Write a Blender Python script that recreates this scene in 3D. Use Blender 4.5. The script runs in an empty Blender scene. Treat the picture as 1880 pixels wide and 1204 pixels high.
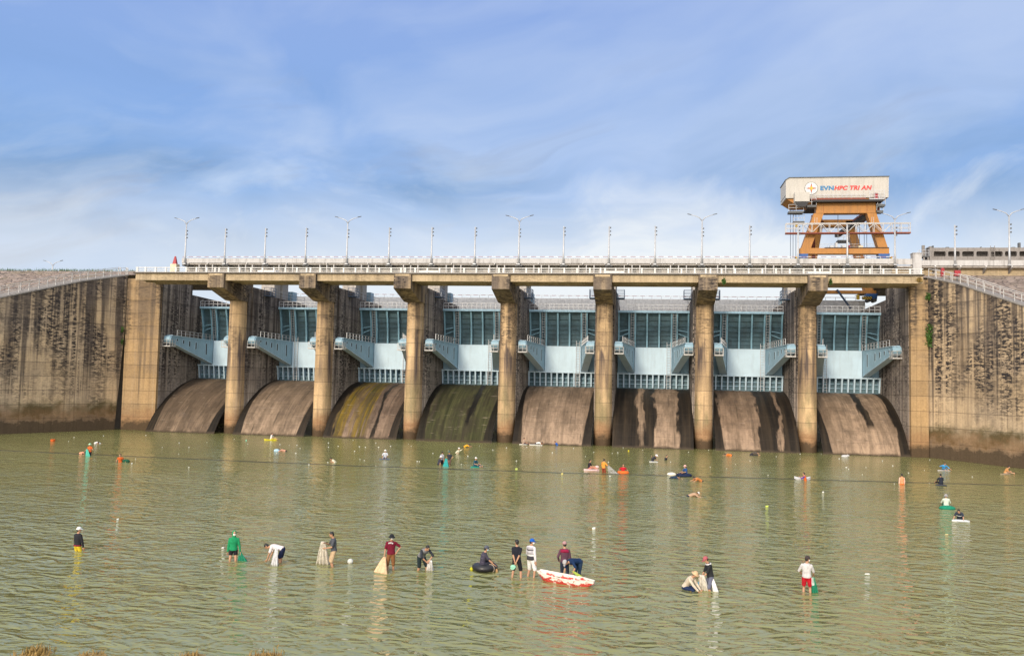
import bpy, math, random
import numpy as np
from mathutils import Vector, Matrix, noise as mnoise
random.seed(11)
S = bpy.context.scene
COL = S.collection
V = Vector
H = 8.12                      # camera height over the water

# ------------------------------------------------------------------ camera
F_PX = 1600.0
dx = -np.array([-10240., -130., F_PX]); dx /= np.linalg.norm(dx)
_hs = (700 - 472) / 10240.
_u = -(F_PX * F_PX + -130. * 98) / (-10240. + -130. * _hs)
dy = np.array([_u, 98 + _hs * _u, F_PX]); dy /= np.linalg.norm(dy)
dz = np.cross(dx, dy)
RW = np.array([dx, dy, dz])

def at(px, py, z=0.0):
    """ground point seen at a spot of the photograph, used to survey positions"""
    r = RW @ np.array([px - 940., py - 602., F_PX])
    t = (z - H) / r[2]
    return V((r[0] * t, r[1] * t, z))

cam_d = bpy.data.cameras.new('camera')
cam = bpy.data.objects.new('camera', cam_d)
COL.objects.link(cam)
cam_d.sensor_width = 36
cam_d.lens = 36 * F_PX / 1880
cam_d.clip_end = 6000
_r, _up, _b = RW @ np.array([1, 0, 0]), RW @ np.array([0, -1, 0]), RW @ np.array([0, 0, -1])
cam.matrix_world = Matrix(((_r[0], _up[0], _b[0], 0), (_r[1], _up[1], _b[1], 0), (_r[2], _up[2], _b[2], H), (0, 0, 0, 1)))
S.camera = cam

# ------------------------------------------------------------------ mesh builder
class MB:
    def __init__(s):
        s.v = []; s.f = []
    def add(s, vs, fs):
        o = len(s.v); s.v += [V(p) for p in vs]; s.f += [tuple(i + o for i in f) for f in fs]
        return s
    def box(s, x0, x1, y0, y1, z0, z1):
        return s.add([(x0, y0, z0), (x1, y0, z0), (x1, y1, z0), (x0, y1, z0), (x0, y0, z1), (x1, y0, z1), (x1, y1, z1), (x0, y1, z1)],
                     [(0, 3, 2, 1), (4, 5, 6, 7), (0, 1, 5, 4), (1, 2, 6, 5), (2, 3, 7, 6), (3, 0, 4, 7)])
    def hexa(s, a, b):          # two quads joined
        return s.add(list(a) + list(b), [(3, 2, 1, 0), (4, 5, 6, 7), (0, 1, 5, 4), (1, 2, 6, 5), (2, 3, 7, 6), (3, 0, 4, 7)])
    def prism(s, poly, ax, a0, a1):
        n = len(poly)
        def p(q, a):
            return {'x': (a, q[0], q[1]), 'y': (q[0], a, q[1]), 'z': (q[0], q[1], a)}[ax]
        vs = [p(q, a0) for q in poly] + [p(q, a1) for q in poly]
        fs = [tuple(range(n - 1, -1, -1)), tuple(range(n, 2 * n))] + [(i, (i + 1) % n, n + (i + 1) % n, n + i) for i in range(n)]
        return s.add(vs, fs)
    def loft(s, rings, cap=True):
        n = len(rings[0]); vs = [p for r in rings for p in r]; fs = []
        for k in range(len(rings) - 1):
            for i in range(n):
                j = (i + 1) % n
                fs.append((k * n + i, k * n + j, (k + 1) * n + j, (k + 1) * n + i))
        if cap:
            fs.append(tuple(range(n - 1, -1, -1))); m = (len(rings) - 1) * n
            fs.append(tuple(range(m, m + n)))
        return s.add(vs, fs)
    def bar(s, p, q, w, h=None):
        p = V(p); q = V(q); h = h or w
        d = (q - p).normalized(); a = d.cross(V((0, 0, 1)))
        if a.length < 1e-3: a = V((1, 0, 0))
        a.normalize(); b = a.cross(d)
        a = a * w / 2; b = b * h / 2
        return s.hexa([p - a - b, p + a - b, p + a + b, p - a + b], [q - a - b, q + a - b, q + a + b, q - a + b])
    def tube(s, pts, r, n=8, cap=True):
        pts = [V(p) for p in pts]
        if not isinstance(r, (list, tuple)): r = [r] * len(pts)
        rings = []; pa = None
        for i, p in enumerate(pts):
            d = (pts[min(i + 1, len(pts) - 1)] - pts[max(i - 1, 0)]).normalized()
            if pa is None:
                a = d.cross(V((0, 0, 1)))
                if a.length < .05: a = d.cross(V((0, 1, 0)))
            else:
                a = pa - d * pa.dot(d)
            a.normalize(); pa = a; b = d.cross(a)
            rings.append([p + (a * math.cos(2 * math.pi * k / n) + b * math.sin(2 * math.pi * k / n)) * r[i] for k in range(n)])
        return s.loft(rings, cap)
    def capsule(s, pts, r, n=10):
        pts = [V(p) for p in pts]
        if not isinstance(r, (list, tuple)): r = [r] * len(pts)
        s.tube(pts, r, n)
        for p, q in zip(pts, r): s.ell(p, (q, q, q), n=n)
        return s
    def ell(s, c, rad, axes=None, n=12, m=8, dz0=-2):
        c = V(c); X, Y, Z = axes or (V((1, 0, 0)), V((0, 1, 0)), V((0, 0, 1)))
        rings = []
        for k in range(m + 1):
            t = -math.pi / 2 + math.pi * k / m
            t = max(min(t, 1.5), -1.5)
            zz = max(math.sin(t), dz0); rr = math.cos(t)
            rings.append([c + X * rad[0] * rr * math.cos(2 * math.pi * i / n) + Y * rad[1] * rr * math.sin(2 * math.pi * i / n) + Z * rad[2] * zz for i in range(n)])
        return s.loft(rings)
    def cyl(s, p, q, r, n=16):
        return s.tube([p, q], r, n)
    def build(s, name, mat, parent=None, smooth=False, voxel=0, angle=0):
        root = parent
        off = V((0, 0, 0))
        while root is not None:
            off += root.location; root = root.parent
        me = bpy.data.meshes.new(name)
        me.from_pydata([tuple(p - off) for p in s.v], [], s.f)
        import bmesh
        bm = bmesh.new(); bm.from_mesh(me)
        bmesh.ops.recalc_face_normals(bm, faces=bm.faces)
        if smooth:
            for f in bm.faces: f.smooth = True
        bm.to_mesh(me); bm.free()
        if mat: me.materials.append(mat)
        o = bpy.data.objects.new(name, me); COL.objects.link(o)
        if parent: o.parent = parent
        if voxel:
            m = o.modifiers.new('merge', 'REMESH'); m.mode = 'VOXEL'; m.voxel_size = voxel; m.use_smooth_shade = True
            m2 = o.modifiers.new('soften', 'SMOOTH'); m2.iterations = 2; m2.factor = .5
        return o

def tag(o, label=None, cat=None, group=None, kind=None):
    if label: o['label'] = label
    if cat: o['category'] = cat
    if group: o['group'] = group
    if kind: o['kind'] = kind
    return o
def thing(name, loc, label, cat, group=None):
    o = bpy.data.objects.new(name, None); COL.objects.link(o)
    o.location = loc; o.empty_display_size = .5
    return tag(o, label, cat, group)
KIDS = {}
def copy_tree(o, parent=None):
    c = o.copy(); COL.objects.link(c)
    if parent is not None: c.parent = parent
    for ch in list(o.children): copy_tree(ch, c)
    return c
ORD = ['first', 'second', 'third', 'fourth', 'fifth', 'sixth', 'seventh', 'eighth', 'ninth', 'tenth', 'eleventh', 'twelfth', 'thirteenth', 'fourteenth', 'fifteenth', 'sixteenth', 'seventeenth']

# ------------------------------------------------------------------ materials
class NT:
    def __init__(s, name):
        s.m = bpy.data.materials.new(name); s.m.use_nodes = True
        s.t = s.m.node_tree; s.t.nodes.clear()
        s.out = s.t.nodes.new('ShaderNodeOutputMaterial')
    def n(s, typ, ins=None, **at):
        nd = s.t.nodes.new(typ)
        for k, v in at.items(): setattr(nd, k, v)
        for k, v in (ins or {}).items():
            if v is None: continue
            if hasattr(v, 'links') or isinstance(v, bpy.types.NodeSocket): s.t.links.new(v, nd.inputs[k])
            else:
                if isinstance(v, tuple) and len(v) == 3 and nd.inputs[k].type == 'RGBA': v = v + (1,)
                nd.inputs[k].default_value = v
        return nd
    def pos(s): return s.n('ShaderNodeNewGeometry').outputs['Position']
    def obj(s): return s.n('ShaderNodeTexCoord').outputs['Object']
    def mul(s, vec, sc): return s.n('ShaderNodeVectorMath', {0: vec, 1: tuple(sc)}, operation='MULTIPLY').outputs[0]
    def addv(s, vec, b): return s.n('ShaderNodeVectorMath', {0: vec, 1: b}, operation='ADD').outputs[0]
    def math(s, op, a, b=0.0, clamp=False): return s.n('ShaderNodeMath', {0: a, 1: b}, operation=op, use_clamp=clamp).outputs[0]
    def xyz(s, vec):
        o = s.n('ShaderNodeSeparateXYZ', {0: vec}).outputs; return o[0], o[1], o[2]
    def noise(s, vec, scale=1.0, detail=3.0, rough=.55, dist=0.0):
        return s.n('ShaderNodeTexNoise', {'Vector': vec, 'Scale': scale, 'Detail': detail, 'Roughness': rough, 'Distortion': dist}).outputs['Fac']
    def mr(s, v, a, b, c=0.0, d=1.0): return s.n('ShaderNodeMapRange', {0: v, 1: a, 2: b, 3: c, 4: d}).outputs[0]
    def mix(s, f, a, b, bt='MIX'):
        nd = s.n('ShaderNodeMix', None, data_type='RGBA', blend_type=bt)
        for k, v in ((0, f), (6, a), (7, b)):
            if isinstance(v, bpy.types.NodeSocket): s.t.links.new(v, nd.inputs[k])
            else: nd.inputs[k].default_value = (v + (1,)) if isinstance(v, tuple) and len(v) == 3 else v
        return nd.outputs[2]
    def bsdf(s, col, rough=.8, metal=0.0, bump=None, bs=.3, bd=.05, spec=.5, **kw):
        ins = {'Base Color': col, 'Roughness': rough, 'Metallic': metal, 'Specular IOR Level': spec}
        ins.update(kw)
        if bump is not None:
            ins['Normal'] = s.n('ShaderNodeBump', {'Height': bump, 'Strength': bs, 'Distance': bd}).outputs[0]
        b = s.n('ShaderNodeBsdfPrincipled', ins)
        return b.outputs[0]
    def end(s, sh):
        s.t.links.new(sh, s.out.inputs['Surface']); return s.m

def plain(name, col, rough=.6, metal=0.0, var=.18, sc=3.0, grime=0.0):
    t = NT(name); p = t.pos()
    n = t.noise(p, sc, 4, .6)
    c = t.mix(t.mr(n, .3, .7), tuple(x * (1 - var) for x in col), tuple(min(1, x * (1 + var * .6)) for x in col))
    if grime:
        g = t.noise(t.mul(p, (2.2, 2.2, .25)), 1.0, 5, .65)
        c = t.mix(t.math('MULTIPLY', t.mr(g, .5, .72), grime), c, (.07, .05, .035))
    return t.end(t.bsdf(c, rough, metal, bump=n, bs=.1, bd=.01))

def concrete(name, A, B, dark=.7, dash=.8, topz=(4., 17.), tide=True, red=.5, green=0.0, form=True, leach=.25, seed=0.0, tz=0.0, soot=0.0, moss=0.0, runs=.55, grey=.45):
    t = NT(name); p = t.addv(t.pos(), (seed, seed * .7, 0.0)); x, y, z = t.xyz(t.pos())
    big = t.noise(p, .16, 3, .6)
    c = t.mix(t.mr(big, .38, .62), A, B)
    # lift-by-lift tone
    cell = t.n('ShaderNodeTexWhiteNoise', {'W': t.math('FLOOR', t.math('MULTIPLY', z, 1 / 1.86))}, noise_dimensions='1D').outputs['Value']
    c = t.mix(.35, c, t.mix(cell, tuple(k * .7 for k in A), tuple(min(1, k * 1.25) for k in A)))
    wob = t.noise(p, .35, 3, .6)
    top = t.mr(t.math('ADD', z, t.math('MULTIPLY', t.math('SUBTRACT', wob, .5), 14.)), topz[0], topz[1])
    st = t.noise(t.mul(p, (.75, .75, .035)), 1.0, 5, .62)
    st2 = t.noise(t.mul(p, (2.6, 2.6, .07)), 1.0, 4, .6)
    sm = t.math('MULTIPLY', t.mr(st, .48, .66), t.mr(top, 0, 1, .35, 1.))
    c = t.mix(t.math('MULTIPLY', sm, dark), c, (.075, .055, .045))
    c = t.mix(t.math('MULTIPLY', t.mr(st2, .55, .68), dark * .6), c, (.10, .07, .05))
    # pale leached runs
    c = t.mix(t.math('MULTIPLY', t.mr(t.noise(t.mul(t.addv(p, (31., 7., 0.)), (1.3, 1.3, .03)), 1.0, 4, .6), .58, .7), leach), c, (.52, .43, .33))
    # long damp runs let down from the top edge and the joints
    rl = t.noise(t.mul(t.addv(p, (41., 13., 0.)), (1.1, 1.1, .012)), 1.0, 4, .65)
    rn = t.mr(t.math('ADD', rl, t.mr(z, 2., 20., -.10, .07)), .53, .60)
    c = t.mix(t.math('MULTIPLY', rn, runs), c, (.055, .045, .042))
    # grey weathering cloud
    gw = t.mr(t.math('ADD', t.noise(t.mul(p, (.16, .16, .3)), 1.0, 4, .65), t.mr(z, 2., 20., -.12, .08)), .44, .62)
    c = t.mix(t.math('MULTIPLY', gw, grey), c, (.17, .145, .135))
    # blackened lichen dashes along board marks
    da = t.noise(t.mul(p, (1.35, 1.35, 4.6)), 1.0, 5, .7, .3)
    mk = t.mr(t.noise(t.mul(p, (.22, .22, .13)), 1.0, 3, .6), .36, .54)
    cm = t.mr(t.noise(t.mul(t.addv(p, (9., 3., 5.)), (1.5, 1.5, .05)), 1.0, 4, .6), .36, .50)
    dd = t.math('MULTIPLY', t.math('MULTIPLY', t.mr(da, .44, .54), mk), t.math('MULTIPLY', cm, t.mr(top, .0, .6, .12, 1.)))
    c = t.mix(t.math('MULTIPLY', dd, dash, True), c, (.030, .026, .028))
    if form:
        fr = t.math('FRACT', t.math('MULTIPLY', t.math('ADD', z, t.math('MULTIPLY', wob, .05)), 1 / 1.86))
        ln = t.math('LESS_THAN', fr, .035)
        hb = t.math('MULTIPLY', t.mr(fr, .55, 1.0), t.mr(t.noise(t.mul(t.addv(p, (3., 8., 2.)), (.45, .45, .5)), 1.0, 5, .7), .46, .60))
        c = t.mix(t.math('MULTIPLY', t.math('MULTIPLY', hb, t.mr(top, 0, 1, .1, 1.)), dash * .6), c, (.05, .042, .042))
        c = t.mix(t.math('MULTIPLY', ln, .62), c, (.055, .042, .034))
        fr2 = t.math('FRACT', t.math('MULTIPLY', t.math('ADD', x, t.math('MULTIPLY', y, 1.0)), 1 / 3.1))
        c = t.mix(t.math('MULTIPLY', t.math('LESS_THAN', fr2, .018), .3), c, (.09, .07, .05))
    if green:
        g = t.math('MULTIPLY', t.mr(t.noise(t.mul(p, (.5, .5, .16)), 1.0, 3, .6), .47, .62), t.math('MULTIPLY', t.mr(z, 1.8, 3.4), t.mr(z, 9.5, 6.5)))
        c = t.mix(t.math('MULTIPLY', g, green), c, (.105, .115, .055))
    if soot:
        zw = t.math('ADD', z, t.math('MULTIPLY', t.math('SUBTRACT', t.noise(t.mul(t.addv(p, (2., 2., 0.)), (.8, .8, .12)), 1.0, 4, .6), .5), 13.))
        band = t.math('MULTIPLY', t.mr(zw, 5.5, 10.), t.mr(zw, 14.2, 12.4))
        run = t.mr(t.noise(t.mul(t.addv(p, (17., 4., 0.)), (.9, .9, .05)), 1.0, 4, .6), .40, .60)
        c = t.mix(t.math('MULTIPLY', t.math('MULTIPLY', band, run), soot), c, (.085, .066, .064))
    if moss:
        mz = t.math('ADD', z, t.math('MULTIPLY', t.math('SUBTRACT', t.noise(t.mul(p, (.6, .6, .8)), 1.0, 5, .7), .5), 3.0))
        mm = t.math('MULTIPLY', t.math('MULTIPLY', t.mr(mz, 1.6, 2.4), t.mr(mz, 4.4, 3.2)), t.mr(t.noise(t.mul(p, (.2, .2, .2)), 1.0, 3, .6), .30, .48))
        c = t.mix(t.math('MULTIPLY', mm, moss), c, (.032, .045, .016))
    if tide:
        zz = t.math('ADD', z, t.math('MULTIPLY', t.math('SUBTRACT', t.noise(t.mul(p, (.6, .6, .8)), 1.0, 6, .7), .5), 3.4))
        c = t.mix(t.math('MULTIPLY', t.mr(zz, 3.4 + tz, 2.0 + tz), red), c, (.27, .135, .065))
        c = t.mix(t.math('MULTIPLY', t.mr(zz, 1.7 + tz, .8 + tz), .85), c, (.045, .034, .022))
    fine = t.noise(p, 5.0, 6, .7)
    c = t.mix(.5, c, t.mix(t.mr(fine, .25, .75), (.55, .55, .55), (1.3, 1.3, 1.3)), 'MULTIPLY')
    return t.end(t.bsdf(c, .9, bump=t.math('ADD', fine, t.math('MULTIPLY', da, .6)), bs=.35, bd=.06, spec=.25))

M = {}
M['pier'] = concrete('pier_concrete', (.66, .46, .26), (.50, .345, .195), dark=.95, dash=.7, topz=(13.2, 15.5), red=.7, green=.55, leach=.4, soot=.95, runs=.25, grey=.12)
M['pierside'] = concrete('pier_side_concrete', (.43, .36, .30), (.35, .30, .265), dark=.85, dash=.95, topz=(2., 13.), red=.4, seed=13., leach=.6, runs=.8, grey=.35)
M['wing'] = concrete('wing_wall_concrete', (.58, .43, .27), (.50, .395, .285), dark=.85, dash=1.0, topz=(3., 13.), red=.45, seed=4., tz=.5, moss=.9, runs=.75, grey=.3)
M['abut'] = concrete('abutment_concrete', (.44, .295, .15), (.37, .26, .15), dark=.55, dash=.75, topz=(10., 21.), red=.5, seed=27., form=True, runs=.5, grey=.25)
M['beam'] = concrete('bridge_concrete', (.54, .42, .27), (.48, .38, .25), dark=.45, dash=.3, topz=(18., 24.), tide=False, form=False, seed=40., runs=.1, grey=.0)
M['cap'] = concrete('bracket_concrete', (.40, .29, .17), (.33, .25, .16), dark=.8, dash=.9, topz=(17.5, 20.3), tide=False, form=False, seed=52.)
M['tan'] = concrete('approach_concrete', (.52, .41, .26), (.46, .37, .25), dark=.35, dash=.15, topz=(21., 26.), tide=False, form=False, seed=63., runs=.1, grey=.0)
M['dim'] = plain('dark_slab', (.09, .075, .06), .9)
M['greyc'] = plain('grey_concrete', (.27, .25, .235), .9, grime=.4)
M['crest'] = plain('pale_grey_paint', (.50, .49, .485), .7, grime=.45, var=.1)
M['crestg'] = plain('grey_girder', (.45, .42, .39), .8, grime=.5)
M['white'] = plain('white_paint', (.68, .67, .655), .6, grime=.2, var=.08)
M['galvw'] = plain('dull_white_rail', (.52, .51, .50), .6, grime=.3)
M['galv'] = plain('galvanised_steel', (.50, .51, .53), .5, .3, grime=.2)
M['gate'] = plain('pale_blue_paint', (.52, .68, .80), .5, grime=.14, var=.08, sc=.6)
M['arm'] = plain('blue_grey_paint', (.29, .46, .58), .5, grime=.22, var=.1, sc=.6)
M['gatedk'] = plain('blue_grey_plate_shade', (.095, .175, .21), .6, grime=.35, var=.3, sc=.8)  # gate paint darkened: shade of the recessed panels put into the colour
M['rib'] = plain('teal_rib_paint', (.25, .46, .57), .5, grime=.25, var=.12)
M['slot'] = plain('opening_shade', (.02, .03, .035), .9)
M['navy'] = plain('navy_steel', (.05, .08, .14), .6)
M['orange'] = plain('orange_paint', (.44, .19, .035), .5, grime=.35, var=.12, sc=.8)
M['redbrown'] = plain('red_brown_primer', (.22, .055, .03), .7)
M['black'] = plain('black_steel', (.022, .022, .025), .6)
M['dgrey'] = plain('dark_grey_steel', (.10, .105, .11), .6)
M['house'] = plain('cream_cladding', (.49, .465, .425), .6, grime=.16, var=.06, sc=.8)
M['bblue'] = plain('machine_blue', (.02, .10, .32), .5)
M['yellow'] = plain('yellow_paint', (.65, .42, .03), .5)
M['red'] = plain('red_paint', (.34, .02, .03), .5)
M['txtblue'] = plain('blue_lettering', (.03, .18, .38), .5, var=.02)
M['txtred'] = plain('red_lettering', (.58, .045, .04), .5, var=.02)
M['cream'] = plain('cream_plaster', (.66, .58, .42), .8)

def mk_stripes():
    t = NT('yellow_black_stripes'); x, y, z = t.xyz(t.pos())
    f = t.math('LESS_THAN', t.math('FRACT', t.math('MULTIPLY', t.math('ADD', x, z), 2.6)), .5)
    return t.end(t.bsdf(t.mix(f, (.6, .38, .02), (.02, .02, .02)), .5))
M['hazard'] = mk_stripes()
def mk_rail():
    t = NT('red_white_rail'); x, y, z = t.xyz(t.pos())
    f = t.math('LESS_THAN', t.math('FRACT', t.math('MULTIPLY', x, 1 / 1.3)), .55)
    return t.end(t.bsdf(t.mix(f, (.8, .79, .78), (.38, .16, .15)), .5))
M['rwrail'] = mk_rail()

def mk_chute(name, base, bands, green=0.0, gband=None, pale=.4):
    t = NT(name); p = t.pos(); o = t.obj(); x, y, z = t.xyz(p); ox, oy, oz = t.xyz(o)
    warp = t.noise(t.mul(p, (.35, .16, .16)), 1.0, 3, .6)
    wp2 = t.noise(t.mul(p, (2.2, .3, .3)), 1.0, 3, .6)
    wx = t.math('ADD', ox, t.math('ADD', t.math('MULTIPLY', t.math('SUBTRACT', warp, .5), 2.0), t.math('MULTIPLY', t.math('SUBTRACT', wp2, .5), 1.3)))
    s2 = t.noise(t.mul(p, (1.9, .05, .07)), 1.0, 4, .62)
    s4 = t.noise(t.mul(t.addv(p, (5., 0., 0.)), (.7, .04, .05)), 1.0, 3, .6)
    s3 = t.noise(p, .9, 5, .65)
    lay = t.math('ADD', t.math('MULTIPLY', s3, .35), t.math('MULTIPLY', s2, .65))
    c = t.mix(t.mr(lay, .36, .64), tuple(k * .62 for k in base), tuple(k * 1.2 for k in base))
    c = t.mix(t.math('MULTIPLY', t.mr(z, 3.4, .2), pale), c, (.47, .34, .24))
    c = t.mix(t.math('MULTIPLY', t.mr(s4, .48, .60), .55), c, tuple(k * .42 for k in base))
    c = t.mix(t.math('MULTIPLY', t.mr(t.noise(p, .5, 4, .7), .50, .66), .45), c, (.10, .075, .06))
    if green:
        gm = t.mr(t.math('ADD', t.math('MULTIPLY', s4, .5), t.math('MULTIPLY', s2, .5)), .62 - green * .25, .72 - green * .25)
        if gband:
            gm = t.math('MULTIPLY', gm, t.math('MULTIPLY', t.mr(wx, gband[0] - .3, gband[0] + .3), t.mr(wx, gband[1] + .4, gband[1] - .4)))
        c = t.mix(t.math('MULTIPLY', gm, .9), c, t.mix(t.mr(s2, .35, .62), (.028, .034, .010), (.20, .13, .012)) if gband else t.mix(t.mr(s2, .35, .65), (.022, .026, .010), (.085, .085, .035)))
    blot = t.mr(t.noise(t.mul(p, (.8, .25, .3)), 1.0, 5, .7), .47, .60)
    c = t.mix(t.math('MULTIPLY', blot, .55), c, tuple(k * .35 for k in base))
    fr_ = t.mr(t.noise(t.mul(p, (3.2, .12, .16)), 1.0, 5, .7), .55, .68)
    c = t.mix(t.math('MULTIPLY', fr_, .6), c, (.03, .026, .02))
    sc_ = t.mr(t.noise(t.mul(p, (.45, .5, 6.5)), 1.0, 4, .65), .64, .70)
    c = t.mix(t.math('MULTIPLY', sc_, .4), c, (.46, .38, .30))
    wet = None
    for x0, x1, z0 in bands:
        f = t.math('MULTIPLY', t.mr(wx, x0 - .12, x0 + .12), t.mr(wx, x1 + .12, x1 - .12))
        if z0: f = t.math('MULTIPLY', f, t.mr(t.math('ADD', z, s3), z0 - .2, z0 + .6))
        wet = f if wet is None else t.math('MAXIMUM', wet, f)
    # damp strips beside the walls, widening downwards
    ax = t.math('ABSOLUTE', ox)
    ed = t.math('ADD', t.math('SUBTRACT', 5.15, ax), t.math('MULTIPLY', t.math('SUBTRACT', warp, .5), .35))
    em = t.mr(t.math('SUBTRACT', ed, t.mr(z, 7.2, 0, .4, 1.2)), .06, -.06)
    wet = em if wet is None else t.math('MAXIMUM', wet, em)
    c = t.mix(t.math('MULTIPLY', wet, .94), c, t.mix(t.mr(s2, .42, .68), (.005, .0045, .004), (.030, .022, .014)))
    ln = t.math('LESS_THAN', t.math('FRACT', t.math('MULTIPLY', z, 1 / 1.4)), .03)
    c = t.mix(t.math('MULTIPLY', ln, .35), c, (.05, .04, .03))
    c = t.mix(t.mr(t.math('ADD', z, t.math('MULTIPLY', s3, .6)), .65, .35), c, (.06, .045, .03))
    rough = t.mr(wet, 0, 1, .85, .6)
    return t.end(t.bsdf(c, rough, bump=s3, bs=.3, bd=.08, spec=.2))
BR = (.30, .20, .135)
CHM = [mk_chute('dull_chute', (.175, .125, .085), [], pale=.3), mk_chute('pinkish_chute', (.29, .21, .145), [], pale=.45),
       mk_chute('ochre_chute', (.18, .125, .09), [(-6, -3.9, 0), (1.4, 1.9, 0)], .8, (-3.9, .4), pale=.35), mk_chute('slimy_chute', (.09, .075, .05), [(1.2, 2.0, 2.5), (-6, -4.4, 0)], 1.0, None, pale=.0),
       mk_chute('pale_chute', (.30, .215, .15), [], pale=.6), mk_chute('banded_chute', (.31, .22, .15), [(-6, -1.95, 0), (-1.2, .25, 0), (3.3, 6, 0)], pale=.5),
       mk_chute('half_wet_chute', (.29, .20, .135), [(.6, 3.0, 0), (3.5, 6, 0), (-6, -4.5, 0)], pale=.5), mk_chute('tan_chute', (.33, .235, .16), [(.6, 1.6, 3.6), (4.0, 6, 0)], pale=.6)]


def mk_riprap():
    t = NT('rock_facing'); p = t.pos()
    vo = t.n('ShaderNodeTexVoronoi', {'Vector': t.mul(p, (.9, 1.2, 2.2)), 'Scale': 1.0, 'Randomness': 1.0})
    vd = t.n('ShaderNodeTexVoronoi', {'Vector': t.mul(p, (.9, 1.2, 2.2)), 'Scale': 1.0}, feature='DISTANCE_TO_EDGE').outputs['Distance']
    n = t.noise(p, .3, 4, .6)
    g = t.n('ShaderNodeSeparateColor', {0: vo.outputs['Color']}).outputs[0]
    c = t.mix(g, (.21, .155, .125), (.36, .285, .24))
    c = t.mix(t.mr(vd, .09, .02), c, (.06, .045, .04))
    c = t.mix(t.math('MULTIPLY', t.mr(n, .5, .65), .45), c, (.14, .12, .05))
    return t.end(t.bsdf(c, .95, bump=vd, bs=.9, bd=.3))
M['riprap'] = mk_riprap()
def mk_soil():
    t = NT('damp_soil'); p = t.pos(); n = t.noise(p, 1.5, 6, .7)
    return t.end(t.bsdf(t.mix(n, (.05, .04, .025), (.14, .11, .06)), .95, bump=n, bs=.6, bd=.1))
M['soil'] = mk_soil()

RINGS = [(142, 1012), (430, 1029), (510, 1034), (605, 1037), (714, 1048), (782, 1046), (890, 1048), (948, 1060), (974, 1059), (1045, 1072), (1268, 1082), (1304, 1084), (1483, 1087), (1738, 934), (1764, 957), (1275, 911), (221, 849)]
def mk_water():
    t = NT('murky_water'); p = t.pos(); x, y, z = t.xyz(p)
    sw = t.addv(t.mul(p, (1., 1., 0.)), t.n('ShaderNodeCombineXYZ', {1: t.math('MULTIPLY', t.noise(p, .06, 2, .5), 5.), 0: t.math('MULTIPLY', t.noise(p, .11, 2, .5), 3.)}).outputs[0])
    rot = t.n('ShaderNodeVectorRotate', {'Vector': sw, 'Angle': .12}, rotation_type='Z_AXIS').outputs[0]
    rot2 = t.n('ShaderNodeVectorRotate', {'Vector': sw, 'Angle': -.35}, rotation_type='Z_AXIS').outputs[0]
    w1 = t.noise(t.mul(rot, (1.0, 1.7, 1.)), 1.0, 2.0, .4, .8)
    w2 = t.noise(t.mul(rot2, (1.9, 2.9, 1.)), 1.0, 2.0, .5, .3)
    w3 = t.noise(t.mul(rot, (.22, .4, 1.)), 1.0, 1.0, .5)
    hgt = t.math('ADD', t.math('ADD', t.math('SUBTRACT', w1, .5), t.math('MULTIPLY', t.math('SUBTRACT', w2, .5), .30)), t.math('MULTIPLY', t.math('SUBTRACT', w3, .5), .8))
    amp = t.mr(y, 32, 90, 1.0, .30)
    patch = t.mr(t.noise(t.mul(p, (.035, .09, 1.)), 1.0, 4, .6), .38, .60, .5, 1.25)
    hgt = t.math('MULTIPLY', hgt, t.math('MULTIPLY', amp, patch))
    md = None
    for q in RINGS:
        dd = t.n('ShaderNodeVectorMath', {0: p, 1: tuple(at(q[0], q[1]))}, operation='DISTANCE').outputs['Value']
        md = dd if md is None else t.math('MINIMUM', md, dd)
    ring = t.math('MULTIPLY', t.math('SINE', t.math('ADD', t.math('MULTIPLY', md, 9.0), t.math('MULTIPLY', w1, 5.0))), t.math('POWER', 2.718, t.math('MULTIPLY', md, -.85)))
    hgt = t.math('ADD', hgt, t.math('MULTIPLY', ring, .16))
    n = t.noise(p, .05, 3, .6)
    c = t.mix(t.mr(n, .35, .65), (.215, .220, .080), (.245, .247, .098))
    bump = t.n('ShaderNodeBump', {'Height': hgt, 'Strength': 1.0, 'Distance': .27}).outputs[0]
    rg = t.mr(y, 45, 105, .04, .16)
    b = t.n('ShaderNodeBsdfPrincipled', {'Base Color': c, 'Roughness': rg, 'IOR': 1.52, 'Normal': bump, 'Specular IOR Level': .5})
    return t.end(b.outputs[0])
M['water'] = mk_water()

def cloth(name, col, alpha=1.0, var=.15, rough=.85, mesh=0):
    t = NT(name); p = t.pos(); n = t.noise(p, 9., 4, .6)
    c = t.mix(t.mr(n, .3, .7), tuple(k * (1 - var * 1.6) for k in col), tuple(min(1, k * (1 + var)) for k in col))
    b = t.bsdf(c, rough, bump=n, bs=.25, bd=.03, spec=.25)
    if alpha < 1:
        tr = t.n('ShaderNodeBsdfTransparent').outputs[0]
        f = alpha
        ms = t.n('ShaderNodeMixShader', {0: f, 1: tr, 2: b}).outputs[0]
        return t.end(ms)
    return t.end(b)
CC = {}
def cl(col, alpha=1.0):
    k = (col, alpha)
    if k not in CC: CC[k] = cloth('fabric', col, alpha)
    return CC[k]
def mk_skin(name, col):
    t = NT(name); n = t.noise(t.pos(), 12., 3, .6)
    return t.end(t.bsdf(t.mix(n, tuple(k * .85 for k in col), tuple(k * 1.1 for k in col)), .55))
M['skin'] = mk_skin('skin', (.47, .25, .15))
M['skin2'] = mk_skin('tanned_skin', (.36, .18, .10))
M['hair'] = plain('black_hair', (.012, .011, .012), .5)
M['eye'] = plain('dark_eye', (.01, .008, .008), .3)
M['mask'] = plain('white_mask', (.8, .8, .8), .8, var=.05)
M['bmask'] = plain('pale_blue_mask', (.45, .68, .75), .8, var=.05)
M['upwall'] = plain('whitewashed_wall', (.78, .77, .76), .8, grime=.2)
M['foam'] = plain('white_foam', (.66, .66, .62), .8, var=.1)
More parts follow.
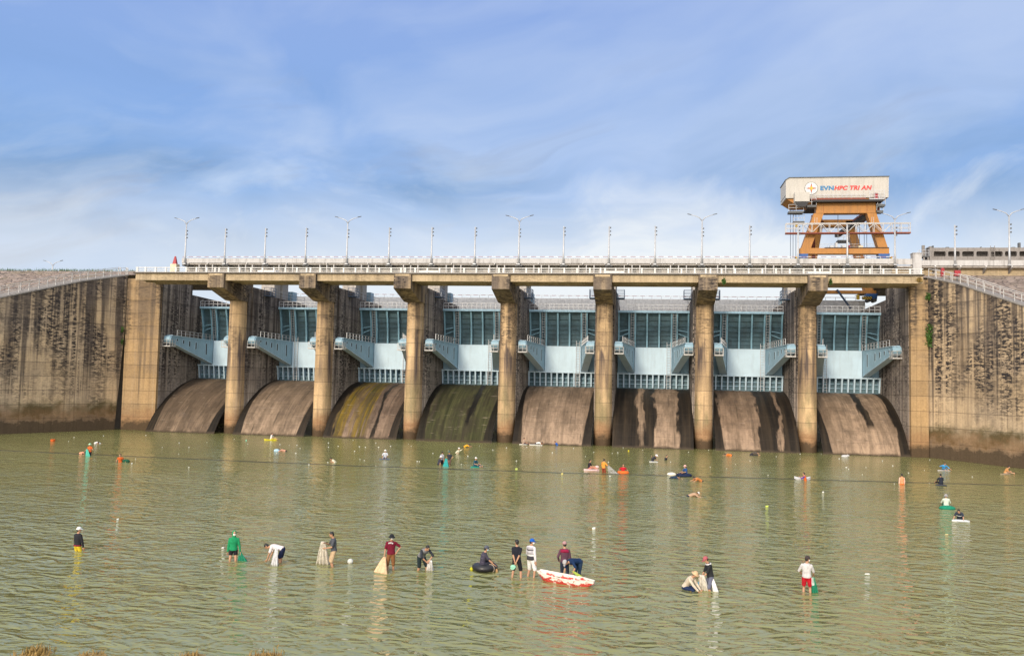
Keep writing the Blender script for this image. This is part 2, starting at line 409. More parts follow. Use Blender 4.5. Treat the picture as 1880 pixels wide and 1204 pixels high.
M['leaf'] = plain('green_leaf', (.055, .13, .02), .6, var=.5, sc=6.)
M['leafd'] = plain('dry_grass_blade', (.33, .22, .07), .7, var=.5, sc=6.)
M['rubber'] = plain('black_rubber', (.018, .018, .022), .35, var=.3)
def mk_boat():
    t = NT('peeling_boat_paint'); p = t.pos(); n = t.noise(t.mul(p, (1., 1., 1.6)), 2.6, 6, .72)
    z = t.xyz(p)[2]
    f = t.mr(t.math('ADD', n, t.mr(z, .03, .34, .13, -.12)), .51, .56)
    c = t.mix(f, (.80, .74, .66), (.52, .045, .03))
    c = t.mix(t.mr(t.noise(p, 9., 4, .7), .6, .7), c, (.25, .17, .11))
    return t.end(t.bsdf(c, .65, bump=n, bs=.2, bd=.02))
M['boat'] = mk_boat()
# ------------------------------------------------------------------ dimensions of the dam
X0, PIT, HW = -57.75, 13.0, 1.35
XP = [X0 + PIT * i for i in range(7)]
XB = [X0 - 6.5 + PIT * i for i in range(8)]
XL, XR = -69.4, 31.9

# ------------------------------------------------------------------ setting: ground, water, embankments
tag(MB().add([(-2500, -800, -4), (2500, -800, -4), (2500, 3000, -4), (-2500, 3000, -4)], [(0, 1, 2, 3)]).build('ground', M['soil']), kind='structure')
tag(MB().add([(-420, -140, 0), (420, -140, 0), (420, 140, 0), (-420, 140, 0)], [(0, 1, 2, 3)]).build('water', M['water']), kind='structure')

def bank():
    m = MB(); nx, ny = 70, 14
    for j in range(ny):
        for i in range(nx):
            x = -40 + i * 1.0; y = 4 + j * 1.45 + (x + 18) * .16
            edge = 22.8 + (x + 18) * .21
            z = (edge - y) * .10 + mnoise.noise(V((x * .5, y * .5, 0))) * .09 - .03
            m.v.append(V((x, y, max(z, -1.))))
    for j in range(ny - 1):
        for i in range(nx - 1):
            a = j * nx + i; m.f.append((a, a + 1, a + nx + 1, a + nx))
    return tag(m.build('river_bank', M['soil'], smooth=True), kind='structure')
bank()

LW = [(-74.62, 115.5, 22.3), (-77.25, 109.0, 20.67), (-79.37, 103.7, 18.95), (-81.33, 98.9, 17.37), (-88.5, 81.0, 11.4)]
RWL = [(33.95, 113.6, 22.15), (36.16, 109.24, 20.85), (38.2, 105.0, 19.13), (40.07, 101.13, 17.57), (47.5, 86.0, 11.5)]

def embankment(line, crest, name):
    # rock slope between the wing wall top and the crest road, then the flat crest behind it
    m = MB(); NU, NV = 90, 36
    L = [V(p) for p in line]; seg = [0]
    for a, b in zip(L, L[1:]): seg.append(seg[-1] + (b - a).length)
    def ev(u):
        d = u * seg[-1]
        for k in range(len(L) - 1):
            if d <= seg[k + 1] or k == len(L) - 2:
                return L[k].lerp(L[k + 1], (d - seg[k]) / (seg[k + 1] - seg[k]))
    c0, c1 = V(crest[0]), V(crest[1])
    for j in range(NV + 8):
        for i in range(NU + 1):
            u = i / NU
            a = ev(u) + V((0, 0, -.12)); b = c0.lerp(c1, u)
            if j <= NV:
                p = a.lerp(b, j / NV)
                if 0 < j < NV: p.z += mnoise.noise(V((p.x * .9, p.y * .9, p.z))) * .14 + mnoise.noise(V((p.x * 2.5, p.y * 2.5, 1.))) * .08
            else:
                p = b + V((0, (j - NV) * 4.0, 0.0))
            m.v.append(p)
    n = NU + 1
    for j in range(NV + 7):
        for i in range(NU):
            k = j * n + i; m.f.append((k, k + 1, k + n + 1, k + n))
    return tag(m.build(name, M['riprap']), kind='structure')
embankment(LW, [(-75.2, 124.0, 23.85), (-150, 124.0, 24.0)], 'left_embankment')
embankment(RWL, [(34.2, 125.2, 23.75), (95, 125.2, 23.75)], 'right_embankment')

# ------------------------------------------------------------------ wing walls, abutments, stair rails
def wing(line, cut, out, name, label, thick=1.6):
    L = [V(p) for p in line]; d = (L[-1] - L[0]); d.z = 0; d.normalize()
    nrm = V((out[0], out[1], 0)).normalized() * thick
    m = MB()
    for k in range(len(L) - 1):
        a, b = L[k], L[k + 1]
        a0 = V((a.x, a.y, -2)); b0 = V((b.x, b.y, -2))
        if k == 0:
            am = V((a.x, a.y, 15.0)); a0 = a0 + d * cut
            # front polygon with the widening notch
            poly = [a0, b0, b, a, am]
            n = len(poly)
            m.add(poly + [p + nrm for p in poly], [tuple(range(n)), tuple(range(2 * n - 1, n - 1, -1))] + [(i, (i + 1) % n, n + (i + 1) % n, n + i) for i in range(n)])
        else:
            m.hexa([a0, b0, b, a], [a0 + nrm, b0 + nrm, b + nrm, a + nrm])
    t = thing(name, (L[0].x, L[0].y, 0), label, 'retaining wall', 'wing walls')
    m.build('wall', M['wing'], t)
    c = MB()
    for a, b in zip(L, L[1:]):
        o = nrm.normalized()
        c.hexa([a - o * .12 + V((0, 0, -.14)), b - o * .12 + V((0, 0, -.14)), b + nrm + V((0, 0, -.14)), a + nrm + V((0, 0, -.14))],
               [a - o * .12 + V((0, 0, .02)), b - o * .12 + V((0, 0, .02)), b + nrm + V((0, 0, .02)), a + nrm + V((0, 0, .02))])
    c.build('coping', M['greyc'], t)
    return t
wing(LW, 1.05, (-.93, -.37), 'wing_wall', 'tan wing wall with black lichen dashes left of the dark vertical slot')
wing(RWL, .0, (.9, .44), 'wing_wall', 'stained wing wall sloping down at the right edge, green shrub on its corner')

def stair_rail(line, out, label, name='stair_railing'):
    L = [V(p) for p in line]
    t = thing(name, L[0], label, 'railing', 'railings along the sloping wall tops')
    tot = 0; pts = []
    for a, b in zip(L, L[1:]):
        n = max(2, int((b - a).length / 1.15))
        for k in range(n): pts.append(a.lerp(b, k / n))
    pts.append(L[-1])
    o = V((out[0], out[1], 0)).normalized()
    for s, h in ((.25, 1.0), (1.25, 1.0)):
        r = MB()
        for a, b in zip(pts, pts[1:]):
            for zz in ((h, .55) if s < 1 else (h,)):
                r.bar(a + o * s + V((0, 0, zz)), b + o * s + V((0, 0, zz)), .06)
        r.build('handrail', M['galvw'], t)
    for p in pts:
        MB().bar(p + o * .25, p + o * .25 + V((0, 0, 1.02)), .07).build('post', M['galvw'], t)
    for p in pts[::2]:
        MB().bar(p + o * 1.25, p + o * 1.25 + V((0, 0, 1.02)), .07).build('post', M['galvw'], t)
stair_rail([(-74.3, 115.5, 22.25)] + LW, (-.93, -.37), 'white stair railing running down the top of the left wing wall')
stair_rail(RWL, (.9, .44), 'white stair railing stepping down the top of the right wing wall')

def abutment(xa, xb, yf, name, label):
    t = thing(name, ((xa + xb) / 2, yf, 0), label, 'abutment', 'abutments of the dam')
    x0, x1 = min(xa, xb), max(xa, xb)
    MB().prism([(yf, -2), (yf, 21.75), (124.5, 21.75), (124.5, 20.3), (138, 20.0), (138, -2)], 'x', x0, x1).build('front_wall', M['abut'], t)
    return t
aL = abutment(-74.6, XL, 115.6, 'abutment', 'tan abutment block between the dark slot and the leftmost gate')
aR = abutment(XR, 33.9, 113.2, 'abutment', 'tan abutment block right of the rightmost gate under the bridge end')
# inner faces in the greyer stained concrete
MB().prism([(116.1, -1.9), (116.1, 21.7), (124.4, 21.7), (124.4, 20.25), (137.9, 19.95), (137.9, -1.9)], 'x', XL, XL + .05).build('inner_wall', M['pierside'], aL)
MB().prism([(114.0, -1.9), (114.0, 21.7), (124.4, 21.7), (124.4, 20.25), (137.9, 19.95), (137.9, -1.9)], 'x', XR - .05, XR).build('inner_wall', M['pierside'], aR)
MB().box(-79, -74.6, 117.5, 119, -2, 21.5).build('slot_backing', M['dim'], aL)  # dark colour stands in for the shade deep in the slot
MB().box(XR + .5, 36.5, 116, 124, 0, 22.1).build('rear_block', M['abut'], aR)

def balcony(par, xw, sgn, name='inspection_balcony'):
    b = MB().box(min(xw, xw + sgn * 1.1), max(xw, xw + sgn * 1.1), 121.6, 123.4, 19.95, 20.07).build(name, M['navy'], par)
    r = MB()
    xo = xw + sgn * 1.06
    for yy in (121.65, 122.5, 123.35): r.bar((xo, yy, 20.07), (xo, yy, 21.2), .07)
    for zz in (20.4, 20.8, 21.2):
        r.bar((xo, 121.65, zz), (xo, 123.35, zz), .06)
        for yy in (121.65, 123.35): r.bar((xw, yy, zz), (xo, yy, zz), .06)
    r.bar((xw, 121.65, 20.0), (xw, 121.65, 21.2), .06)
    r.build('railing', M['navy'], b)

# ------------------------------------------------------------------ piers
def make_pier(x):
    t = thing('spillway_pier', (x, 115, 0), '', 'pier', 'concrete piers between the gates')
    rings = []
    for z in (-2, 0, 4, 9, 14, 19.2):
        w = 1.16 - .13 * max(z, 0) / 19; r = []
        for k in range(17):
            a = math.pi * k / 16
            r.append(V((x - w * math.cos(a), 116.3 - 1.5 * math.sin(a), z)))
        r += [V((x + w, 118.2, z)), V((x - w, 118.2, z))]
        rings.append(r)
    MB().loft(rings).build('shaft', M['pier'], t)
    MB().prism([(118.0, -2), (118.0, 20.85), (124.8, 20.85), (124.8, 20.1), (138, 20.1), (138, -2)], 'x', x - HW, x + HW).build('body', M['pierside'], t)
    MB().box(x - 1.22, x + 1.22, 116.9, 117.99, -2, 19.9).build('guide_strip', M['pierside'], t)
    MB().prism([(109.45, 21.74), (109.45, 19.88), (114.55, 18.62), (118.4, 18.62), (118.4, 21.74)], 'x', x - 1.15, x + 1.15).build('bracket', M['cap'], t)
    MB().box(x - .95, x + .95, 109.42, 109.5, 21.5, 21.76).build('bearing_pad', M['beam'], t)
    for ya, yb in ((125.8, 128.0), (128.8, 131.0)):
        MB().box(x - 1.05, x + 1.05, ya, yb, 20.1, 23.7).build('pedestal', M['crestg'], t)
    balcony(t, x + HW, 1); balcony(t, x - HW, -1)
    mc = MB().box(x + .3, x + 1.2, 132.5, 134.2, 20.1, 21.7)
    mc.box(x - 1.1, x + .301, 133, 133.8, 20.1, 21.2).build('hoist_cabinet', M['arm'], t)
    r = MB()
    for yy in (126.0, 128.8, 131.6, 134.4, 137.2):
        for sx in (-1.25, 1.25): r.bar((x + sx, yy, 20.1), (x + sx, yy, 21.15), .06)
    for zz in (20.65, 21.15):
        for sx in (-1.25, 1.25): r.bar((x + sx, 125, zz), (x + sx, 137.6, zz), .05)
    r.build('top_railing', M['galv'], t)
    # water gauge pipe on the wall
    return t
PIER_TXT = ['round-nosed tan pier right of the leftmost gate', 'round-nosed tan pier between second and third gates from left', 'round-nosed tan pier between third and fourth gates from left',
            'round-nosed tan pier right of the fourth gate from left', 'round-nosed tan pier left of the chute with broad black wet bands', 'green-stained tan pier right of the chute with broad black wet bands',
            'round-nosed tan pier left of the rightmost gate']
p0 = make_pier(XP[0]); p0['label'] = PIER_TXT[0]
for i in range(1, 7):
    c = copy_tree(p0); c.location.x = XP[i]; c['label'] = PIER_TXT[i]

# ------------------------------------------------------------------ spillway chutes
def make_chute(x):
    t = thing('spillway_chute', (x, 114, 0), '', 'spillway', 'curved spillway chutes under the gates')
    P = [(111.2, -3.0), (112.4, -1.2), (113.5, .2), (114.7, 1.75), (115.7, 2.75), (116.7, 3.55), (118.1, 4.55), (119.6, 5.35), (121.2, 6.1), (122.9, 6.72), (124.5, 7.12), (126, 7.38), (128, 7.55), (131, 7.3), (134, 6.4)]
    m = MB(); NX = 24
    for j, (y, z) in enumerate(P):
        for i in range(NX + 1): m.v.append(V((x - 5.149 + 10.298 * i / NX, y, z)))
    for j in range(len(P) - 1):
        for i in range(NX):
            a = j * (NX + 1) + i; m.f.append((a, a + 1, a + NX + 2, a + NX + 1))
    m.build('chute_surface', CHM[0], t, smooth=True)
    return t
CH = [((.06, .12, .25, 1), 'dull brown dry chute under the leftmost gate'), ((.10, .05, .55, 1), 'pinkish brown chute under the second gate from left'),
      ((.45, .95, .45, 1), 'chute with ochre and olive algae runs under the third gate'), ((.55, .9, .1, 1), 'dark green slimy chute under the fourth gate'),
      ((.0, .1, .9, 1), 'pale brown chute edged by two damp green strips'), ((.95, .1, .9, 1), 'chute with broad black wet bands between pale strips'),
      ((.55, .25, .8, 1), 'brown chute with one black wet right half under seventh gate'), ((.25, .05, .8, 1), 'pale tan chute under the rightmost gate')]
c0 = make_chute(XB[0])
for i in range(8):
    c = c0 if i == 0 else copy_tree(c0)
    c.location.x = XB[i]; c['label'] = CH[i][1]
    if i:
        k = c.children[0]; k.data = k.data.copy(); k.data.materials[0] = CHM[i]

# ------------------------------------------------------------------ radial gates
def YS(z): return 112.0 + math.sqrt(16.6 ** 2 - (z - 13.0) ** 2)
def strip(m, x0, x1, z0, z1, f0, f1, n=8):
    zs = [z0 + (z1 - z0) * k / n for k in range(n + 1)]
    m.prism([(YS(z) - (f0 + (f1 - f0) * k / n), z) for k, z in enumerate(zs)] + [(YS(z), z) for z in zs[::-1]], 'x', x0, x1)
    return m
def ladder(par, x, ya, za, yb, zb, mat, w=.42):
    m = MB()
    for s in (-1, 1): m.bar((x + s * w / 2, ya, za), (x + s * w / 2, yb, zb), .06)
    n = int((zb - za) / .36)
    for k in range(1, n):
        q = k / n
        m.bar((x - w / 2, ya + (yb - ya) * q, za + (zb - za) * q), (x + w / 2, ya + (yb - ya) * q, za + (zb - za) * q), .045)
    return m.build('ladder', mat, par)
def make_gate(x):
    t = thing('radial_gate', (x, 127.5, 7.5), '', 'sluice gate', 'blue steel radial gates in the spillway bays')
    W = 5.1
    zs = [7.45 + (18.75 - 7.45) * k / 14 for k in range(15)]
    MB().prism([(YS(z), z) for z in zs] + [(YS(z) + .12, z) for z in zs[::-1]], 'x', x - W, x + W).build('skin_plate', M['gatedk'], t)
    for z in (14.1, 14.7, 15.3, 15.95, 16.65, 17.45):
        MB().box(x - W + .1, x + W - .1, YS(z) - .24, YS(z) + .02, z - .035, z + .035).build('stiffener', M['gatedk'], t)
    for z in (8.15, 8.75):
        MB().box(x - W + .1, x + W - .1, YS(z) - .3, YS(z) + .02, z - .05, z + .05).build('stiffener', M['arm'], t)
    for d in (-4.97, -3.49, -2.6, -.9, .83, 2.58, 3.38, 4.97):
        m = strip(MB(), x + d - .03, x + d + .03, 13.2, 18.45, .55, .55)
        zz = [13.2 + (18.45 - 13.2) * k / 8 for k in range(9)]
        m.prism([(YS(z) - .60, z) for z in zz] + [(YS(z) - .55, z) for z in zz[::-1]], 'x', x + d - .115, x + d + .115)
        m.build('rib', M['rib'], t)
    for s in (-1, 1):
        m = MB()
        for za, zb in ((15.75, 16.0), (15.0, 15.5)): m.bar((x + s * 4.9, YS(za) - .45, za), (x + s * 3.55, YS(zb) - .45, zb), .12)
        m.build('brace', M['rib'], t)
    tw = MB().box(x - W, x + W, 126.75, 128.0, 18.42, 18.72).build('top_walkway', M['arm'], t)
    r = MB()
    for k in range(15):
        xx = x - W + .1 + (2 * W - .2) * k / 14
        r.bar((xx, 126.8, 18.72), (xx, 126.8, 19.6), .06)
    for zz in (19.15, 19.6): r.bar((x - W + .1, 126.8, zz), (x + W - .1, 126.8, zz), .06)
    r.build('railing', M['galv'], tw)
    MB().box(x - 5.05, x + 5.05, 127.75, 128.3, 9.75, 13.3).build('side_girder', M['arm'], t)
    MB().box(x - 2.62, x + 2.62, 126.95, 127.74, 9.7, 13.42).build('girder_box', M['gate'], t)
    for k in range(13):
        xx = x - 4.98 + 9.96 * k / 12
        m = MB().prism([(127.02, 9.68), (127.42, 7.6), (YS(7.6), 7.6), (YS(9.68), 9.68)], 'x', xx - .04, xx + .04)
        m.prism([(126.96, 9.68), (127.36, 7.6), (127.42, 7.6), (127.02, 9.68)], 'x', xx - .10, xx + .10)
        m.build('bottom_rib', M['gate'], t)
    MB().box(x - W, x + W, 126.9, 127.5, 9.52, 9.699).build('flange', M['gate'], t)
    MB().box(x - W, x + W, 127.3, 128.05, 7.22, 7.5).build('bottom_lip', M['arm'], t)
    for s in (-1, 1):
        A = [V((x + s * 4.95, 117.7, 0)), V((x + s * 4.30, 117.7, 0))]
        B = [V((x + s * 3.55, 127.3, 0)), V((x + s * 2.63, 127.3, 0))]
        ZA, ZB = (12.62, 13.72), (9.75, 13.42)
        a = [A[0] + V((0, 0, ZA[0])), A[1] + V((0, 0, ZA[0])), A[1] + V((0, 0, ZA[1])), A[0] + V((0, 0, ZA[1]))]
        b = [B[0] + V((0, 0, ZB[0])), B[1] + V((0, 0, ZB[0])), B[1] + V((0, 0, ZB[1])), B[0] + V((0, 0, ZB[1]))]
        arm = MB().hexa(a, b).build('gate_arm', M['arm'], t)
        # flange plates along top and bottom edge
        m = MB()
        for q in (0, 3):
            m.bar(a[q].lerp(a[q + 1 if q == 0 else 2], .5), b[q].lerp(b[q + 1 if q == 0 else 2], .5), 1.0, .06)
        m.build('flange', M['gate'], arm)
        # dark plates on the web, coloured like the shade of elongated openings
        inn = (B[1] - A[1]); L = inn.length; inn = inn.normalized(); nr = V((-s * inn.y, s * inn.x, 0)) if True else None
        nr = V((inn.y, -inn.x, 0));
        if nr.x * s > 0: nr = -nr
        for q, hh in ((.12, .34), (.26, .55), (.40, .80), (.55, 1.05), (.80, 1.75)):
            c = A[1].lerp(B[1], q); zc = (ZA[0] + ZA[1]) / 2 * (1 - q) + (ZB[0] + ZB[1]) / 2 * q + .12
            for nm, rad, mat, off in (('rim', .20, M['gate'], .030), ('slot', .135, M['slot'], .034)):
                pl = []
                for k in range(16):
                    an = 2 * math.pi * k / 16
                    pl.append((rad * math.cos(an), math.sin(an) * rad + (1 if math.sin(an) > 0 else -1) * max(hh / 2 - .135, 0.02)))
                f = [c + inn * u + V((0, 0, zc + w)) + nr * off for u, w in pl]
                g = [c + inn * u + V((0, 0, zc + w)) + nr * -.01 for u, w in pl]
                MB().loft([f, g]).build(nm, mat, arm)
        r = MB()
        n = 9
        for k in range(n + 1):
            p = a[2].lerp(b[2], .12 + .86 * k / n) + V((-s * -.04, 0, 0))
            r.bar(p, p + V((0, 0, .85)), .07)
        for zz in (.45, .85):
            r.bar(a[2].lerp(b[2], .12) + V((0, 0, zz)), a[2].lerp(b[2], .98) + V((0, 0, zz)), .055)
        r.build('railing', M['galv'], arm)
        tr = MB().cyl((x + s * 5.15, 117.5, 13.15), (x + s * 4.2, 117.5, 13.15), .53, 20)
        tr.cyl((x + s * 4.2, 117.5, 13.15), (x + s * 4.08, 117.5, 13.15), .42, 16)
        tr.box(min(x + s * 5.15, x + s * 4.75), max(x + s * 5.15, x + s * 4.75), 117.8, 119.0, 12.5, 13.8)
        tr.build('trunnion', M['arm'], t)
        x0, x1 = min(x + s * 5.15, x + s * 3.95), max(x + s * 5.15, x + s * 3.95)
        pf = MB().box(x0, x1, 116.7, 118.2, 12.05, 12.2).build('trunnion_platform', M['galvw'], t)
        r = MB()
        xi = x + s * 3.99
        for yy in (116.75, 117.4, 118.15): r.bar((xi, yy, 12.2), (xi, yy, 13.05), .05)
        for xx in (x + s * 5.1, x + s * 4.5): r.bar((xx, 116.75, 12.2), (xx, 116.75, 13.05), .05)
        for zz in (12.6, 13.05):
            r.bar((xi, 116.75, zz), (xi, 118.15, zz), .05); r.bar((x + s * 5.1, 116.75, zz), (xi, 116.75, zz), .05)
        r.build('railing', M['galvw'], pf)
        ladder(t, x + s * 3.0, YS(13.6) - .62, 13.6, YS(18.4) - .62, 18.9, M['galv'])
    ladder(t, x + 2.2, 126.8, 7.5, 126.8, 14.2, M['galv'], .5)
    return t
g0 = make_gate(XB[0])
GT = ['leftmost blue radial gate, mostly hidden behind the first pier', 'second blue radial gate from the left end', 'third blue radial gate from the left, above the ochre chute',
      'fourth blue radial gate from the left, above the dark green chute', 'fifth blue radial gate from the left, above the pale brown chute', 'sixth blue radial gate from left, above the black-banded chute',
      'second blue radial gate from the right end', 'rightmost blue radial gate beside the right abutment']
for i in range(8):
    c = g0 if i == 0 else copy_tree(g0)
    c.location.x = XB[i]; c['label'] = GT[i]
    lad = [k for k in c.children if k.name.startswith('ladder')]
    if i in (1, 7): lad[-1].location.x = -4.55 if i == 7 else -4.2
# ------------------------------------------------------------------ service bridge below
sb = thing('service_bridge', (-18.75, 112.3, 21.8), 'low tan concrete service bridge with white railing resting on the pier brackets', 'bridge')
MB().box(-70.0, 32.5, 109.62, 115.3, 21.77, 21.95).build('deck', M['dim'], sb)
ends = [-69.75] + XP + [32.4]
for i in range(8):
    a = ends[i] + (0 if i == 0 else 1.17); b = ends[i + 1] - (0 if i == 7 else 1.17)
    gd = MB().box(a, b, 109.85, 110.35, 20.87, 21.768)
    gd.box(a, b, 110.35, 114.6, 20.98, 21.768); gd.box(a, b, 114.6, 115.1, 20.87, 21.768); gd.box(a, b, 112.2, 112.7, 20.87, 20.98)
    gd.build('girder', M['beam'], sb)
    for yy in (109.75, 115.1):
        r = MB(); a, b = ends[i], ends[i + 1]
        if yy < 110 or True:
            n = 8
            for k in range(n + 1):
                xx = a + (b - a) * k / n
                if k in (0, n):
                    xx += .28 if k == 0 else -.28
                r.box(xx - .10, xx + .10, yy - .08, yy + .08, 21.951, 22.66)
            for z0, z1 in ((22.54, 22.63), (22.24, 22.30), (21.97, 22.03)):
                r.box(a + .02, b - .02, yy - .05, yy + .05, z0, z1)
        r.build('railing', M['white'], sb)
for k, (px, lab) in enumerate(((479, 'above the second chute'), (785, 'above the fourth chute'), (1114, 'above the fifth pier from left'), (1472, 'beside the crane foot'))):
    xx = (px - 1188) * 112 / 1600 * 1.065 + (1.1 if px < 1188 else -.3)
    t = thing('equipment_cabinet', (xx, 112.6, 21.95), 'white and blue long cabinet behind the bridge railing ' + lab, 'cabinet', 'cabinets on the service bridge')
    MB().box(xx - 1.25, xx + 1.25, 112.2, 113.1, 21.951, 22.28).build('body', M['bblue'], t)
    MB().box(xx - 1.3, xx + 1.3, 112.1, 113.2, 22.281, 22.6).build('cover', M['white'], t)
# ------------------------------------------------------------------ crest bridge above
cb = thing('crest_bridge', (-18.75, 129, 25), 'upper pale grey crest bridge carrying the light poles across all the piers', 'bridge')
xs = [-71.3] + [-70.68 + 6.5 * i for i in range(1, 16)] + [33.4]
for a, b in zip(xs, xs[1:]):
    MB().box(a + .01, b - .01, 124.25, 124.45, 25.24, 25.93).build('parapet_panel', M['crest'], cb)
MB().box(-71.3, 33.4, 124.46, 131.0, 25.0, 25.24).build('deck', M['crestg'], cb)
for yy in (125.9, 129.6):
    MB().box(-71.3, 33.4, yy, yy + .9, 23.7, 24.99).build('girder', M['crestg'], cb)
MB().box(-71.3, 33.4, 130.7, 130.9, 25.25, 25.9).build('parapet_panel', M['crest'], cb)
for i in range(0, 16):
    for d in (0.0, 2.2, 3.3, 4.4):
        xx = -70.68 + 6.5 * i + d
        if d == 0: MB().box(xx - .5, xx + .5, 124.2, 125.88, 24.78, 24.995).build('bracket', M['dgrey'], cb)
        else:
            m = MB().prism([(124.5, 24.99), (124.5, 24.84), (125.89, 24.1), (125.89, 24.99)], 'x', xx - .06, xx + .06)
            m.box(xx - .07, xx + .07, 124.4, 124.55, 23.9, 24.995)
            m.build('bracket', M['crest'], cb)
m = MB()
for k in range(53):
    xx = -71.2 + 104.4 * k / 52; m.bar((xx, 124.35, 25.93), (xx, 124.35, 26.18), .04)
m.build('rail_posts', M['galv'], cb)
MB().bar((-71.2, 124.35, 26.2), (33.3, 124.35, 26.2), .06).build('handrail', M['rwrail'], cb)
# drain spouts under the panels
for i in range(33):
    xx = -70.2 + 3.2 * i
    MB().box(xx - .06, xx + .06, 124.1, 124.5, 25.08, 25.2).build('drain_spout', M['white'], cb)

# upstream parapet wall seen under the bridges
up = thing('upstream_wall', (-18.75, 141, 18), 'long pale grey wall seen through the gaps above the gates', 'wall')
MB().box(-71, 33, 140.6, 141.8, -2, 21.75).build('wall', M['upwall'], up)
m = MB()
for k in range(70): m.bar((-70.5 + 1.48 * k, 140.8, 21.75), (-70.5 + 1.48 * k, 140.8, 22.2), .05)
m.build('posts', M['galv'], up)
MB().bar((-70.8, 140.8, 22.22), (32.8, 140.8, 22.22), .07).build('handrail', M['rwrail'], up)

# right approach: pillar, parapet, retaining wall
ap = thing('end_pillar', (35.85, 124.6, 24), 'pale square pillar at the right end of the crest bridge', 'pillar')
MB().box(35.3, 36.4, 124.0, 125.2, 23.76, 26.6).build('shaft', M['crest'], ap)
MB().box(35.22, 36.48, 123.92, 125.28, 26.601, 26.68).build('coping', M['crestg'], ap)
aw = thing('approach_parapet', (50, 125, 24), 'pale grey road parapet on a tan wall above the rock slope at right', 'parapet')
for a, b in zip((36.41, 43.0, 49.5, 56.0, 62.5, 69.), (43.0, 49.5, 56.0, 62.5, 69., 75.)):
    MB().box(a, b - .02, 124.3, 124.5, 24.98, 25.72).build('parapet_panel', M['crest'], aw)
MB().box(33.41, 75, 124.51, 132, 24.75, 24.98).build('deck', M['crestg'], aw)
MB().box(33.45, 35.29, 124.3, 124.5, 25.1, 25.9).build('parapet_panel', M['crest'], aw)
MB().box(33.0, 75, 125.4, 126.0, 23.2, 24.749).build('wall', M['tan'], aw)
for k in range(12):
    xx = 38.2 + 3.2 * k
    MB().prism([(124.4, 24.74), (124.4, 24.6), (125.39, 24.0), (125.39, 24.74)], 'x', xx - .08, xx + .08).build('bracket', M['greyc'], aw)
    MB().box(xx - .09, xx + .09, 124.2, 124.42, 24.8, 24.95).build('drain_spout', M['white'], aw)
tag(MB().box(54.4, 55.4, 123.7, 124.2, 23.7, 24.25).build('concrete_block', M['white']), 'small white concrete block on the rock slope below the right parapet', 'block')
rb = thing('barrier_board', (56.3, 124.1, 25.0), 'orange red board on the parapet at the right edge', 'barrier')
MB().box(55.6, 57.5, 124.05, 124.2, 24.95, 25.75).build('board', plain('orange_red_paint', (.55, .12, .04)), rb)
MB().box(55.75, 55.85, 124.21, 124.28, 24.9, 25.7).build('strut', M['dgrey'], rb)
# red topped marker left
mk = thing('marker_post', (-72.3, 124, 23.9), 'red tapered marker on a cream plinth at the left end of the crest bridge', 'marker')
MB().box(-72.8, -71.8, 123.6, 124.6, 23.8, 25.0).build('plinth', M['cream'], mk)
MB().loft([[V((-72.55 - .32 * k, 124.4 - .3 * k, 25.151)), V((-72.55 + .32 * k + .1, 124.4 - .3 * k, 25.151)), V((-72.55 + .32 * k + .1, 124.4 + .3 * k, 25.151)), V((-72.55 - .32 * k, 124.4 + .3 * k, 25.151))] if False else
           [V((-72.3 - w, 124.1 - w, z)), V((-72.3 + w, 124.1 - w, z)), V((-72.3 + w, 124.1 + w, z)), V((-72.3 - w, 124.1 + w, z))] for k, w, z in ((1, .30, 25.001), (1, .10, 26.15), (1, .05, 26.25))]).build('tapered_top', M['red'], mk)
# red boxes on the right stair head
tag(MB().box(35.05, 35.4, 111.8, 112.2, 22.0, 22.85).prism([(35.0, 22.85), (35.45, 22.85), (35.2, 23.05)], 'y', 111.75, 112.25).build('fire_cabinet', M['red']), 'narrow red cabinet at the head of the right stair', 'cabinet')
hb = thing('hose_reel', (36.5, 110.8, 21), 'red boxy hose cabinet behind the right stair railing', 'hose reel')
MB().box(36.3, 36.95, 110.9, 111.3, 21.95, 22.6).build('box', M['red'], hb); MB().bar((36.6, 111.1, 20.8), (36.6, 111.1, 21.95), .12).build('post', M['dgrey'], hb)

# ------------------------------------------------------------------ light poles
def lamp(x, y, z0, zj, tip, label, flood=True):
    t = thing('street_lamp', (x, y, z0), label, 'lamp post', 'double armed street lamps on the dam')
    MB().tube([(x, y, z0), (x, y, z0 + 1.5), (x, y, zj)], [.17, .13, .085], 10).build('pole', M['galv'], t, smooth=True)
    MB().box(x - .22, x + .22, y - .22, y + .22, z0 - .02, z0 + .12).build('base', M['galv'], t)
    for s in (-1, 1):
        a = MB().tube([(x, y, zj - .05), (x + s * .35, y, zj + .42), (x + s * .95, y, zj + .68), (x + s * tip * .82, y, zj + .86)], [.07, .06, .05, .045], 8).build('arm', M['galv'], t, smooth=True)
        MB().loft([[V((x + s * q, y + yy, zj + .84 + (q - tip * .78) * .2 + zz)) for yy, zz in ((-w, 0), (w, 0), (w, .07), (-w, .07))] for q, w in ((tip * .78, .06), (tip * .88, .12), (tip * 1.05, .10))]).build('lamp_head', M['dgrey'], a)
    if flood: floods(t, x, y, zj - 1.1)
    return t
def floods(t, x, y, z):
    for k in range(3):
        zz = z - .52 * k
        m = MB().loft([[V((x + .1, y + a * .05, zz + b * .05)) for a, b in ((-1, -1), (1, -1), (1, 1), (-1, 1))], [V((x + .27, y - .05 + a * .11, zz + b * .11)) for a, b in ((-1, -1), (1, -1), (1, 1), (-1, 1))]])
        m.build('floodlight', M['dgrey'], t)
